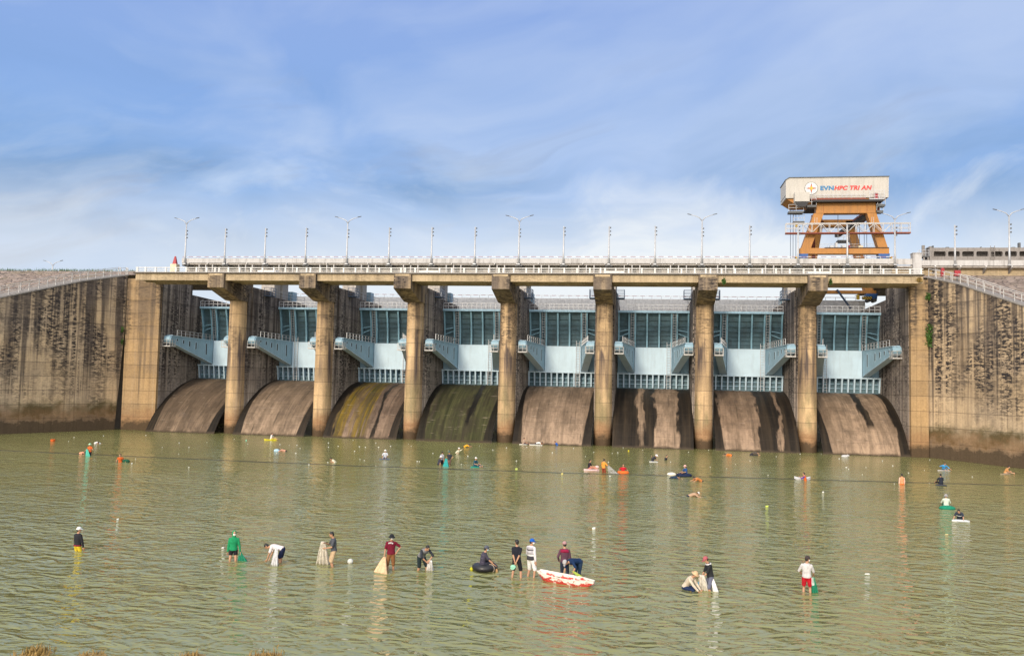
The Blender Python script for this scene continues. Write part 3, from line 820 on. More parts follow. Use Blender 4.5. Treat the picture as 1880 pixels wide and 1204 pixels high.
def fpole(x, y, z0, z1, label):
    t = thing('floodlight_pole', (x, y, z0), label, 'light pole', 'slim floodlight poles on the crest bridge')
    MB().tube([(x, y, z0), (x, y, z0 + 1.5), (x, y, z1)], [.16, .125, .09], 10).build('pole', M['galv'], t, smooth=True)
    MB().box(x - .22, x + .22, y - .22, y + .22, z0 - .02, z0 + .12).build('base', M['galv'], t)
    floods(t, x, y, z1 - .22)
    return t
LL = {0: 'double-armed grey lamp beside the red marker', 4: 'second double-armed grey lamp from the left on the crest bridge', 8: 'double-armed grey lamp at the middle of the crest bridge', 12: 'double-armed grey lamp just left of the crane', 16: 'double-armed grey lamp partly in front of the crane right leg'}
np_ = 0
for i in range(17):
    x = -70.68 + 6.5 * i
    if i == 16: x = 33.0
    if i in LL: lamp(x, 124.08, 25.0, 31.25, 1.95, LL[i])
    else:
        np_ += 1; fpole(x, 124.08, 25.0, 30.55, ORD[np_ - 1] + ' slim grey floodlight pole counted from the left end of the crest bridge')
fpole(40.65, 124.08, 24.98, 30.45, 'slim grey floodlight pole in front of the concrete frame building')
lamp(47.45, 124.08, 24.98, 31.6, 1.9, 'double-armed grey lamp in front of the right end of the frame building')
lamp(-92.8 * 1.14, 141, 23.9, 27.0, 1.85, 'small far lamp standing behind the grassy left embankment', False)
# ------------------------------------------------------------------ gantry crane
cr = thing('gantry_crane', (26.8, 132, 26), 'orange gantry crane with a cream machine house and red lettering on the crest bridge', 'crane')
FY0, FY1 = 126.0, 127.3
def sk(p0, p1, p2, p3, y0, y1): return MB().prism([p0, p1, p2, p3], 'y', y0, y1)
hs = MB().prism([(18.96, 34.75), (32.7, 34.72), (32.75, 37.62), (19.4, 37.62), (18.96, 37.35)], 'y', 126.0, 131.0).build('machine_house', M['house'], cr)
MB().prism([(18.86, 37.36), (19.38, 37.70), (32.82, 37.70), (32.82, 37.62), (19.42, 37.62), (18.9, 37.30)], 'y', 125.85, 131.1).build('roof_edge', M['dgrey'], hs)
for k in range(22):
    xx = 19.5 + k * .62
    MB().box(xx, xx + .03, 125.985, 126.0, 34.8, 37.6).build('cladding_seam', M['house'], hs)
MB().box(18.94, 18.955, 126.2, 130.8, 35.1, 35.2).build('vent_strip', M['dgrey'], hs)
ch = MB().prism([(19.1, 34.72), (32.5, 34.72), (31.6, 33.98), (20.2, 33.98)], 'y', 126.3, 130.8)
ch.build('chassis', M['orange'], cr)
MB().box(22.3, 29.6, 125.6, 126.28, 34.32, 34.62).build('walkway_beam', M['redbrown'], cr)
cab = MB().box(20.0, 22.0, 124.9, 125.98, 34.05, 35.35)
cab.prism([(20.0, 34.049), (22.0, 34.049), (21.5, 33.45), (20.5, 33.45)], 'y', 125.0, 125.98)
cab.build('control_cab', M['house'], cr)
MB().prism([(20.05, 34.0), (21.9, 34.0), (21.45, 33.3), (20.55, 33.3)], 'y', 124.85, 124.99).build('cab_window', M['black'], cr)
rc = MB().box(29.95, 31.9, 125.0, 125.95, 34.25, 34.4)
rc.build('side_platform', M['galv'], cr)
m = MB()
for xx in (30.0, 30.65, 31.3, 31.9): m.bar((xx, 125.05, 34.4), (xx, 125.05, 35.5), .06)
for zz in (34.7, 35.1, 35.5): m.bar((30, 125.05, zz), (31.9, 125.05, zz), .05)
for k in range(13):
    xx = 22.3 + k * .6; m.bar((xx, 125.65, 34.62), (xx, 125.65, 35.1), .045)
m.bar((22.3, 125.65, 35.1), (29.6, 125.65, 35.1), .05)
m.build('railing', M['galv'], cr)
MB().box(30.7, 31.1, 125.2, 125.6, 34.401, 35.2).build('motor', M['red'], cr)
MB().box(22.5, 31.75, 124.9, 133.5, 33.97 + .005, 34.25).build('top_plate', M['black'], cr)
tb = MB().box(23.05, 31.0, FY0, FY1, 32.63, 33.96)
tb.build('top_beam', M['orange'], cr)
MB().box(23.0, 31.05, FY0 - .06, FY1 + .06, 32.55, 32.629).build('beam_flange', M['orange'], cr)
for xx in (24.05, 29.85): MB().box(xx - .02, xx + .02, FY0 - .012, FY0, 32.64, 33.95).build('splice_seam', M['redbrown'], cr)
sk((22.75, 32.549), (24.1, 32.549), (22.36, 27.66), (21.1, 27.66), FY0, FY1).build('leg', M['orange'], cr)
sk((29.85, 32.549), (31.1, 32.549), (32.6, 27.66), (31.35, 27.66), FY0, FY1).build('leg', M['orange'], cr)
MB().box(20.9, 32.75, FY0, FY1, 26.86, 27.659).build('sill_beam', M['orange'], cr)
MB().box(24.2, 32.7, FY0 - .15, FY1, 27.66, 27.72).build('sill_walkway', M['black'], cr)
RY0, RY1 = 139.6, 140.9
sk((25.4, 34.0), (26.7, 34.0), (24.9, 23.2), (23.6, 23.2), RY0, RY1).build('leg', M['orange'], cr)
sk((29.9, 34.0), (31.1, 34.0), (34.0, 23.2), (32.7, 23.2), RY0, RY1).build('leg', M['orange'], cr)
MB().box(25.3, 31.1, RY0, RY1, 33.1, 34.2).build('rear_beam', M['orange'], cr)
MB().box(23.3, 34.4, RY0, RY1, 22.75, 23.2).build('rear_sill', M['orange'], cr)
for xa, xb in ((23.1, 25.6), (31.0, 30.9)):
    m = MB().hexa([V((xa - .0, FY1, 32.9)), V((xa + .9, FY1, 32.9)), V((xa + .9, FY1, 33.9)), V((xa, FY1, 33.9))], [V((xb - .0, RY0, 33.2)), V((xb + .9, RY0, 33.2)), V((xb + .9, RY0, 34.1)), V((xb, RY0, 34.1))])
    m.build('cross_girder', M['redbrown'], cr)
MB().bar((30.2, 127.5, 32.5), (28.3, 138, 31.4), .7, .5).build('cable_trough', M['dgrey'], cr)
MB().bar((22.9, 127.4, 32.4), (25.2, 139.5, 24.5), .5, .5).build('diagonal_brace', M['redbrown'], cr)
MB().bar((28.6, 139.4, 23.3), (30.6, 139.4, 20.4), .25).build('cable_arm', M['navy'], cr)
def bogie(xa, xb, y0, y1, z0, z1):
    b = MB().prism([(xa, z1), (xb, z1), (xb - .1, z0), (xa + .1, z0)], 'y', y0, y1).build('bogie', M['bblue'], cr)
    for q in (.25, .75):
        xx = xa + (xb - xa) * q
        MB().cyl((xx, y0 - .08, z0 - .12), (xx, y1 + .08, z0 - .12), .3).build('wheel', M['dgrey'], b)
bogie(20.75, 22.0, 126.0, 127.3, 26.12, 26.85); bogie(31.35, 32.85, 126.0, 127.3, 26.12, 26.85)
bogie(32.9, 34.6, 139.6, 140.9, 21.85, 22.75); bogie(23.2, 24.8, 139.6, 140.9, 21.85, 22.75)
MB().box(20.3, 20.74, 126.3, 127.0, 26.1, 26.45).build('buffer', M['hazard'], cr)
MB().box(32.86, 33.25, 126.3, 127.0, 26.1, 26.45).build('buffer', M['hazard'], cr)
MB().box(32.3, 33.7, 139.2, 139.59, 21.78, 22.25).build('buffer', M['hazard'], cr)
MB().cyl((31.7, 139.5, 21.8), (31.7, 139.5, 22.5), .25).build('cable_drum', M['yellow'], cr)
# lattice walkway in front of the legs
wk = MB().box(18.8, 35.3, 124.9, 125.7, 29.5, 29.68).build('lattice_walkway', M['redbrown'], cr)
m = MB()
for yy in (124.95, 125.65):
    m.bar((18.8, yy, 30.95), (35.3, yy, 30.95), .10)
    n = 14
    for k in range(n + 1):
        xx = 18.85 + 16.4 * k / n
        m.bar((xx, yy, 29.68), (xx, yy, 30.95), .07)
        if k < n and 1 < k < 12:
            x2 = 18.85 + 16.4 * (k + 1) / n
            m.bar((xx, yy, 29.7 if k % 2 else 30.9), (x2, yy, 30.9 if k % 2 else 29.7), .07)
    m.bar((18.8, yy, 30.3), (21.0, yy, 30.3), .06); m.bar((33.0, yy, 30.3), (35.3, yy, 30.3), .06)
m.build('lattice', M['galvw'], wk)
for x0, x1, y0, z0 in ((19.3, 21.3, 125.6, 32.55), (20.1, 21.6, 126.6, 31.3), (21.7, 22.95, 125.2, 33.3), (31.1, 32.1, 125.3, 33.35), (31.05, 31.9, 125.6, 32.55), (26.3, 27.8, 127.5, 28.75)):
    p = MB().box(x0, x1, y0, y0 + 1.3, z0, z0 + .28).build('access_platform', M['dgrey'], cr)
    r = MB()
    for xx in (x0, (x0 + x1) / 2, x1): r.bar((xx, y0 + .03, z0 + .28), (xx, y0 + .03, z0 + 1.2), .05)
    for zz in (z0 + .75, z0 + 1.2): r.bar((x0, y0 + .03, zz), (x1, y0 + .03, zz), .045)
    r.build('railing', M['galv'], p)
for xx, y, za, zb in ((20.0, 128.5, 26, 33.9), (20.35, 128.5, 26, 33.9), (20.9, 129.5, 26, 33.9), (30.1, 133, 24.5, 33.5), (30.45, 133, 24.5, 33.5), (31.35, 134, 24.5, 33.6), (31.7, 134, 24.5, 33.6), (26.4, 128, 28.9, 33.9)):
    MB().tube([(xx, y, za), (xx, y, zb)], .035, 6).build('hoist_cable', M['navy'], cr)
MB().box(20.5, 20.85, 127.2, 127.6, 30.9, 31.7).build('hook_block', M['yellow'], cr)
for xa, xb, z1, mt in ((25.0, 25.5, .32, 'galv'), (25.7, 26.0, .75, 'galv'), (26.6, 27.0, .4, 'galv'), (27.5, 27.68, .38, 'red'), (28.8, 29.4, .32, 'cream')):
    MB().box(xa, xb, 126.3, 126.8, 27.721, 27.72 + z1).build('equipment_box', M[mt], cr)
m = MB()
for k in range(10):
    xx = 23.9 + k * .9; m.bar((xx, 127.25, 27.72), (xx, 127.25, 28.4), .035)
m.bar((23.9, 127.25, 28.4), (32.2, 127.25, 28.4), .04); m.bar((23.9, 127.25, 28.05), (32.2, 127.25, 28.05), .03)
for x in (22.75, 23.05, 30.3, 30.55): m.bar((x, 125.3, 30.95), (x, 125.3, 31.85), .04)
m.build('sill_railing', M['galv'], cr)
# emblem: white disc with a four pointed star
LX, LZ, LYY = 22.4, 36.1, 125.985
def disc(r, y0, y1, n=40): return MB().prism([(LX + r * math.cos(2 * math.pi * k / n), LZ + r * math.sin(2 * math.pi * k / n)) for k in range(n)], 'y', y0, y1)
em = disc(.90, 125.95, 125.999).build('emblem', M['dgrey'], cr)
disc(.84, 125.94, 125.949).build('emblem_disc', M['white'], em)
def star(R, r, y0, y1, ph=0):
    pl = []
    for k in range(8):
        a = math.pi / 4 * k + ph; q = R if k % 2 == 0 else r
        pl.append((LX + q * math.cos(a), LZ + q * math.sin(a)))
    return MB().prism(pl, 'y', y0, y1)
star(.80, .20, 125.925, 125.939).build('star', M['navy'], em)
star(.62, .17, 125.915, 125.924).build('star', M['txtred'], em)
star(.40, .15, 125.905, 125.914).build('star', M['yellow'], em)
def lettering(txt, xa, xb, z0, hcap, mat, shear):
    cu = bpy.data.curves.new('lettering', 'FONT'); cu.body = txt; cu.size = 1.0; cu.extrude = .02; cu.offset = .045; cu.space_character = 1.08; cu.shear = shear
    o = bpy.data.objects.new('lettering', cu); COL.objects.link(o)
    bpy.context.view_layer.update()
    me = bpy.data.meshes.new_from_object(o.evaluated_get(bpy.context.evaluated_depsgraph_get()))
    bpy.data.objects.remove(o)
    vx = [v.co.x for v in me.vertices]; vy = [v.co.y for v in me.vertices]
    a, b, c, d = min(vx), max(vx), min(vy), max(vy)
    for v in me.vertices:
        x, y, z = v.co
        v.co = V((xa + (x - a) / (b - a) * (xb - xa), 125.975 - z, z0 + (y - c) / (d - c) * hcap)) - cr.location
    me.materials.clear(); me.materials.append(mat)
    o = bpy.data.objects.new('lettering', me); COL.objects.link(o); o.parent = cr
lettering('EVN', 23.62, 25.42, 35.80, .62, M['txtblue'], .0)
lettering('HPC TRI AN', 25.48, 30.5, 35.80, .62, M['txtred'], .22)

# ------------------------------------------------------------------ concrete frame building at right
fb = thing('frame_building', (52, 150, 26), 'grey concrete frame building with two rows of open bays behind the right parapet', 'building')
BX0, BX1 = 45.2, 60.3; by = 150.0
MB().box(BX0, BX1, by + .02, by + 3.5, 27.2, 31.4).box(0, 0, 0, 0, 0, 0) if False else None
for z0, z1 in ((30.80, 31.4), (29.25, 29.95), (27.2, 28.4)):
    MB().box(BX0 + .3, BX1, by, by + .5, z0, z1).build('spandrel', M['greyc'], fb)
n = 7; pw = 2.155
for k in range(n + 1):
    xx = BX0 + .55 + pw * k
    for z0, z1 in ((28.4, 29.249), (29.951, 30.799)):
        m = MB().box(xx - .17, xx + .17, by, by + .5, z0 + .001, z1 - .001)
        if 0 < k < n:
            for zc, s in ((z0, 1), (z1, -1)):
                m.prism([(xx + .15, zc + s * .001), (xx + .33, zc + s * .001), (xx + .15, zc + s * .17)], 'y', by + .01, by + .49)
                m.prism([(xx - .15, zc + s * .001), (xx - .33, zc + s * .001), (xx - .15, zc + s * .17)], 'y', by + .01, by + .49)
        m.build('mullion', M['greyc'], fb)
MB().box(BX0, BX1, by + 1.6, by + 3.6, 26, 31.39).build('back_wall', M['greyc'], fb)
MB().box(BX0, BX1, by + .51, by + 1.59, 31.1, 31.39).build('roof', M['greyc'], fb)
MB().box(BX0 - .0, BX0 + .28, by - .25, by + 2, 26, 31.6).build('pilaster', M['greyc'], fb)
MB().box(BX1 - .02, BX1 + .5, by - .25, by + 2, 26, 31.75).build('pilaster', M['greyc'], fb)
for xx, w, h in ((45.9, .2, .45), (48.0, .45, .22), (53.3, .12, .25), (59.0, .3, .9), (60.0, .25, .5), (58.0, .5, .2)):
    MB().box(xx, xx + w, by + .6, by + 1.1, 31.391, 31.39 + h).build('roof_stub', M['dgrey'], fb)
ladm = MB()
for xx in (54.5, 55.1): ladm.bar((xx, by - .12, 27.3), (xx, by - .12, 31.7), .08)
for k in range(11): ladm.bar((54.5, by - .12, 27.6 + .38 * k), (55.1, by - .12, 27.6 + .38 * k), .05)
ladm.build('ladder', M['greyc'], fb)
an = thing('stair_tower', (44, 150, 26), 'small dark steel stair landing left of the frame building', 'stair')
MB().box(43.6, 45.15, by - .2, by + 1.6, 29.85, 30.05).build('landing', M['dgrey'], an)
for xx in (43.7, 44.35, 45.0): MB().bar((xx, by, 26), (xx, by, 29.85), .22).build('column', M['greyc'], an)
MB().box(44.3, 44.7, by + .6, by + 1.0, 30.05, 31.9).build('chimney', M['greyc'], an)
m = MB()
for xx in (43.62, 44.1, 44.6, 45.1): m.bar((xx, by - .18, 30.05), (xx, by - .18, 31.0), .06)
for zz in (30.5, 31.0): m.bar((43.62, by - .18, zz), (45.1, by - .18, zz), .05)
m.bar((43.62, by - .18, 31.0), (42.5, by - .18, 29.6), .06)
m.build('railing', M['galv'], an)
rw = thing('side_gangway', (62, 150, 28), 'dark steel gangway with railing at the right end of the frame building', 'gangway')
MB().box(60.82, 66, by - .1, by + 1.2, 29.3, 29.5).build('deck', M['dgrey'], rw)
m = MB()
for k in range(8): m.bar((60.9 + k * .7, by - .05, 29.5), (60.9 + k * .7, by - .05, 30.9), .05)
for zz in (30.0, 30.45, 30.9): m.bar((60.9, by - .05, zz), (66, by - .05, zz), .05)
m.build('railing', M['galv'], rw)

# ------------------------------------------------------------------ plants
def shrub(name, c, rad, n, label, mat='leaf', leaf=.16, stem=True, cat='plant'):
    c = V(c); t = thing(name, c, label, cat)
    m = MB()
    for k in range(n):
        d = V((random.gauss(0, 1), random.gauss(0, 1), random.gauss(0, 1))).normalized() * random.random() ** .45
        lump = .7 + .6 * mnoise.noise(d * 1.7 + c)
        p = c + V((d.x * rad[0], d.y * rad[1], d.z * rad[2])) * lump
        a = V((random.gauss(0, 1), random.gauss(0, 1), random.gauss(0, 1))).normalized(); b = a.cross(V((random.random(), random.random(), random.random()))).normalized()
        s = leaf * random.uniform(.6, 1.3)
        m.add([p - a * s, p + b * s * .4, p + a * s, p - b * s * .4], [(0, 1, 2, 3)])
    m.build('foliage', M[mat], t)
    if stem:
        MB().tube([c + V((0, .3, -rad[2] * .8)), c, c + V((.1, 0, rad[2] * .7))], [.05, .035, .015], 6).build('stem', M['soil'], t)
    return t
shrub('wall_shrub', (-74.9, 115.1, 14.2), (.45, .35, .9), 260, 'small green shrub growing from the top of the left dark slot')
shrub('wall_shrub', (-74.75, 115.1, 12.6), (.25, .25, .7), 120, 'thin green sprig hanging below the shrub in the left slot')
shrub('wall_shrub', (34.0, 113.0, 14.8), (.6, .5, 2.0), 520, 'tall green shrub growing on the right wing wall joint')
shrub('wall_shrub', (33.9, 113.0, 19.6), (.35, .4, .7), 170, 'small green tuft high on the right wing wall joint')
shrub('wall_shrub', (9.15, 109.6, 21.0), (.3, .25, .55), 150, 'green tuft on the bridge girder right of the sixth pier bracket')
shrub('wall_shrub', (21.75, 109.6, 21.0), (.22, .2, .45), 90, 'green tuft on the girder right of the seventh pier bracket')
shrub('wall_shrub', (31.9, 109.6, 21.3), (.4, .25, .4), 150, 'olive tuft hanging at the right end of the service bridge', 'leafd')
# moss patches and grass on the crest
def grass(name, spots, label, h=(.3, .8), mat='leafd', kind=None, cat='grass', dense=45, rr=.5):
    m = MB()
    for c in spots:
        c = V(c)
        for k in range(dense):
            p = c + V((random.gauss(0, rr), random.gauss(0, rr), 0)); hh = random.uniform(*h); d = V((random.gauss(0, .3), random.gauss(0, .3), 1)) * hh
            w = V((random.uniform(-1, 1), random.uniform(-1, 1), 0)).normalized() * .018 * (1 + hh)
            m.add([p - w, p + w, p + d * .6 + w * .6, p + d, p + d * .6 - w * .6], [(0, 1, 2, 3, 4)])
    if kind is None: m.ell(V(spots[0]) + V((0, 0, -.02)), (rr * 2.6, rr * 2.6, .05), None, 12, 6)
    o = m.build(name, M[mat]); tag(o, label, cat, kind=kind); return o
grass('crest_grass', [(-80 - random.random() * 45, 124.4 + random.random() * 2, 23.9) for k in range(120)], 'green grass fringe along the top of the left rock slope', (.2, .6), 'leaf', 'stuff', dense=25, rr=.5)
q = at(66, 1200); grass('grass_tuft', [q + V((0, 0, .0))], 'dry orange grass tuft on the near bank at lower left', (.10, .24), dense=200, rr=.19)
q = at(165, 1206); grass('grass_tuft', [q], 'sparse dry grass tuft right of the lower left tuft', (.06, .16), dense=70, rr=.2)
q = at(350, 1208); grass('grass_tuft', [q], 'low dry grass tuft on the near bank, third from left', (.08, .2), dense=60, rr=.2)
q = at(488, 1207); grass('grass_tuft', [q], 'low dry grass tuft on the near bank, rightmost', (.08, .2), dense=90, rr=.22)

# sill line crossing the basin just awash
sill_pts = [at(-60, 823), at(0, 826.5), at(320, 841), at(640, 854.5), at(1040, 868), at(1340, 876), at(1880, 891), at(1990, 894)]
m = MB()
for a, b in zip(sill_pts, sill_pts[1:]):
    d = (b - a); nn = max(1, int(d.length / 1.2))
    for k in range(nn):
        p = a + d * (k / nn); q = a + d * ((k + 1) / nn)
        w0 = .38 + .22 * mnoise.noise(V((p.x * .5, 0, 0))); w1 = .38 + .22 * mnoise.noise(V((q.x * .5, 0, 0)))
        o = V((0, 1, 0))
        m.hexa([p - o * w0 + V((0, 0, -.3)), q - o * w1 + V((0, 0, -.3)), q + o * w1 + V((0, 0, -.3)), p + o * w0 + V((0, 0, -.3))],
               [p - o * w0 * .6 + V((0, 0, .012)), q - o * w1 * .6 + V((0, 0, .012)), q + o * w1 * .6 + V((0, 0, .012)), p + o * w0 * .6 + V((0, 0, .012))])
M['sill'] = plain('wet_sill', (.022, .022, .012), .3, var=.25, sc=.8)
tag(m.build('end_sill', M['sill']), 'dark submerged concrete sill line crossing the whole basin', 'sill')
# ------------------------------------------------------------------ people
def ik(a, b, l1, l2, pole):
    d = b - a; D = d.length
    if D > (l1 + l2) * .995:
        b = a + d * ((l1 + l2) * .995 / D); d = b - a; D = d.length
    D = max(D, abs(l1 - l2) + .02)
    u = d.normalized(); x = (l1 * l1 - l2 * l2 + D * D) / (2 * D); h = math.sqrt(max(l1 * l1 - x * x, 0))
    n = (pole - u * pole.dot(u))
    n = n.normalized() if n.length > 1e-3 else V((0, 0, 1))
    return a + u * x + n * h, b

def person(px, py, label, yaw=0., sub=.3, lean=0., side=0., pel=None, hands=None, feet=None, look=(0., 0.), shirt=(.3, .3, .3), sleeve=1.0, sleevecol=None, bands=(),
           legs=(.02, .02, .03), leglen=.9, hat=None, hair=True, mask=None, skin='skin', far=False, elbow=(.5, -.8, -.3), knee=(.12, 1., .1), hood=None, grip=.35, group=None, s=1.0, pos=None, shirtlen=0.0, skirt=True):
    O = pos if pos is not None else at(px, py)
    F = V((math.sin(yaw), -math.cos(yaw), 0)); Lt = V((math.cos(yaw), math.sin(yaw), 0)); Z = V((0, 0, 1))
    W = lambda q: O + (Lt * q[0] + F * q[1] + Z * q[2]) * s
    D = lambda q: (Lt * q[0] + F * q[1] + Z * q[2])
    t = thing('person', O, label, 'person', group or ('people wading in the near shallows' if not far else 'people scattered across the far water'))
    vx = .022 if far else .0105; vc = .024 if far else .014
    fat = 1.0 if not far else 1.06
    pl = W(pel or (0, 0, .92 - sub))
    dl = D((math.sin(side), math.sin(lean) * math.cos(side), math.cos(lean) * math.cos(side))); dl.normalize()
    d1 = (dl + Z * .7 * (1 - abs(lean) / 3.2)).normalized() if lean < 1.9 else dl
    p1 = pl + d1 * .20 * s; p2 = p1 + dl * .32 * s
    def spine(k):           # k in -.1 .. 1
        if k < 0: return pl + d1 * k * .52 * s
        return pl * (1 - k) ** 2 + (pl + d1 * .26 * s) * 2 * k * (1 - k) + p2 * k * k
    prof = [(-.18, .115, .085), (-.08, .16, .115), (.04, .168, .118), (.22, .148, .102), (.42, .150, .104), (.64, .172, .115), (.82, .178, .108), (.94, .145, .088), (1.02, .075, .06)]
    def torso(inf, k0=-.2, k1=1.1):
        rings = []
        for k, a, b in prof:
            if not (k0 <= k <= k1): continue
            c = spine(k); tn = (spine(k + .02) - spine(k - .02)).normalized()
            dp = tn.cross(Lt).normalized(); lt = dp.cross(tn).normalized()
            rings.append([c + (lt * (a + inf) * math.cos(2 * math.pi * i / 16) + dp * (b + inf) * math.sin(2 * math.pi * i / 16)) * s for i in range(16)])
        return rings
    body = MB(); body.loft(torso(0))
    # head
    hy, hp = look
    hu = (dl * .75 + Z * .35).normalized() if lean > .5 else Z.copy()
    hf = D((math.sin(hy) * math.cos(hp), math.cos(hy) * math.cos(hp), math.sin(hp)))
    if lean > .5 : hf = (hf - hu * hf.dot(hu))
    hf.normalize(); hu = (hu - hf * hu.dot(hf)); hu.normalize(); hl = hf.cross(hu)
    nb = p2 + dl * .01 * s; hc = nb + (dl * .055 + hu * .105 + hf * .028) * s
    body.capsule([nb - dl * .03 * s, hc - hu * .05 * s], [.058 * s, .052 * s], 8)
    ax = (hl, hf, hu)
    body.ell(hc + hu * .02 * s, (.074 * s, .094 * s, .100 * s), ax); body.ell(hc + hf * .022 * s - hu * .055 * s, (.055 * s, .064 * s, .06 * s), ax)
    body.ell(hc + hf * .098 * s - hu * .015 * s, (.015 * s, .024 * s, .026 * s), ax, 8, 6)
    body.ell(hc + hf * .083 * s - hu * .058 * s, (.026 * s, .012 * s, .010 * s), ax, 8, 6)
    for k in (-1, 1): body.ell(hc + hl * .076 * k * s - hf * .005 * s, (.012 * s, .022 * s, .034 * s), ax, 8, 6)
    # arms
    hands = hands or ((.24, .05, .74 - sub), (-.24, .05, .74 - sub))
    arms = []
    for k, hd in ((1, hands[0]), (-1, hands[1])):
        sc = spine(.85); tn = (spine(.87) - spine(.83)).normalized(); dp = tn.cross(Lt).normalized(); lt = dp.cross(tn).normalized()
        if lt.dot(Lt) < 0: lt = -lt
        sh = sc + lt * .172 * k * s
        el, wr = ik(sh, W(hd), .29 * s, .26 * s, D((elbow[0] * k, elbow[1], elbow[2])))
        arms.append((sh, el, wr, lt * k))
        body.capsule([sh, sh.lerp(el, .5), el, el.lerp(wr, .35), wr], [.052 * s * fat, .047 * s * fat, .037 * s * fat, .038 * s * fat, .027 * s * fat], 8)
        hd_ = (wr - el).normalized(); pn = (-lt * k * .6 + F * .5).normalized(); pn = (pn - hd_ * pn.dot(hd_)).normalized(); ww = hd_.cross(pn)
        body.ell(wr + hd_ * .052 * s, (.042 * s, .020 * s, .056 * s), (ww, pn, hd_), 10, 6)
        fr = .0125 * s if far else .0105 * s
        for q, ln in ((-1.35, .062), (-.45, .074), (.45, .070), (1.35, .054)):
            b0 = wr + (hd_ * .094 + ww * .021 * q) * s
            b1 = b0 + (hd_ * (1 - grip * .4) + pn * grip * .6).normalized() * ln * .55 * s
            b2 = b1 + (hd_ * (1 - grip) + pn * grip * 1.5).normalized() * ln * .5 * s
            body.capsule([b0, b1, b2], [fr, fr * .95, fr * .85], 6)
        tb = wr + (hd_ * .028 - ww * .036) * s
        body.capsule([tb, tb + (hd_ * .5 - ww * .6 + pn * .4) * .042 * s, tb + (hd_ * .95 - ww * .75 + pn * .6) * .062 * s], [fr * 1.25, fr * 1.1, fr * .9], 6)
    # legs
    feet = feet or ((.13, 0, -sub), (-.13, 0, -sub))
    lg = []
    for k, ft in ((1, feet[0]), (-1, feet[1])):
        hj = pl + (Lt * .088 * k - d1 * .03) * s
        kn, an = ik(hj, W(ft) + Z * .06, .43 * s, .43 * s, D((knee[0] * k, knee[1], knee[2])))
        lg.append((hj, kn, an))
        body.capsule([hj, hj.lerp(kn, .45), kn, kn.lerp(an, .3), an], [.084 * s * fat, .075 * s * fat, .052 * s * fat, .054 * s * fat, .036 * s * fat], 8)
        fd = D((.15 * k, 1, 0)).normalized()
        if (an - kn).normalized().dot(fd) > .5: fd = Z
        body.capsule([an - Z * .03 * s - fd * .03 * s, an - Z * .04 * s + fd * .13 * s], [.036 * s, .026 * s], 8)
    body.build('body', M[skin], t, voxel=vx)
    # clothes
    if shirt is not None:
        c = MB().loft(torso(.016 * fat, -.12 + shirtlen, 1.03))
        sv = MB() if sleevecol else c
        for sh, el, wr, lt in arms:
            if sleeve > 1: sv.capsule([sh, el, el.lerp(wr, sleeve - 1)], [.064 * s * fat, .054 * s * fat, .042 * s * fat], 8)
            elif sleeve > 0: sv.capsule([sh, sh.lerp(el, sleeve * .75)], [.064 * s * fat, .064 * s * fat], 8)
        so = c.build('shirt', cl(shirt), t, voxel=vc)
        if sleevecol: sv.build('sleeves', cl(sleevecol), t, voxel=vc)
        for k0, k1, bc in bands:
            rs = []
            for k in (k0, (k0 + k1) / 2, k1):
                for i in range(len(prof) - 1):
                    if prof[i][0] <= k <= prof[i + 1][0]:
                        w = (k - prof[i][0]) / (prof[i + 1][0] - prof[i][0]); a = prof[i][1] * (1 - w) + prof[i + 1][1] * w; b = prof[i][2] * (1 - w) + prof[i + 1][2] * w
                cc = spine(k); tn = (spine(k + .02) - spine(k - .02)).normalized(); dp = tn.cross(Lt).normalized(); lt = dp.cross(tn).normalized()
                rs.append([cc + (lt * (a + .032) * math.cos(2 * math.pi * i / 20) + dp * (b + .032) * math.sin(2 * math.pi * i / 20)) * s for i in range(20)])
            MB().loft(rs).build('shirt_band', cl(bc), so, smooth=True)
    if legs is not None:
        c = MB().loft(torso(.012 * fat, -.2, .12))
        for hj, kn, an in lg:
            if leglen > 1: c.capsule([hj, hj.lerp(kn, .5), kn, kn.lerp(an, leglen - 1)], [.100 * s, .090 * s, .070 * s, .060 * s], 8)
            else: c.capsule([hj, hj.lerp(kn, leglen)], [.102 * s, .088 * s], 8)
        c.build('trousers' if leglen > 1.2 else 'shorts', cl(legs), t, voxel=vc)
    # head wear
    if hood:
        MB().ell(hc - hf * .025 * s + hu * .015 * s, (.10 * s, .105 * s, .128 * s), ax).capsule([nb - dl * .02, hc - hu * .06 * s - hf * .03 * s], [.085 * s, .085 * s], 8).build('hood', cl(hood), t, voxel=vc)
    elif hair:
        MB().ell(hc + hu * .042 * s - hf * .016 * s, (.084 * s, .099 * s, .092 * s), ax).ell(hc - hf * .045 * s - hu * .005 * s, (.078 * s, .065 * s, .082 * s), ax).build('hair', M['hair'], t, voxel=vc)
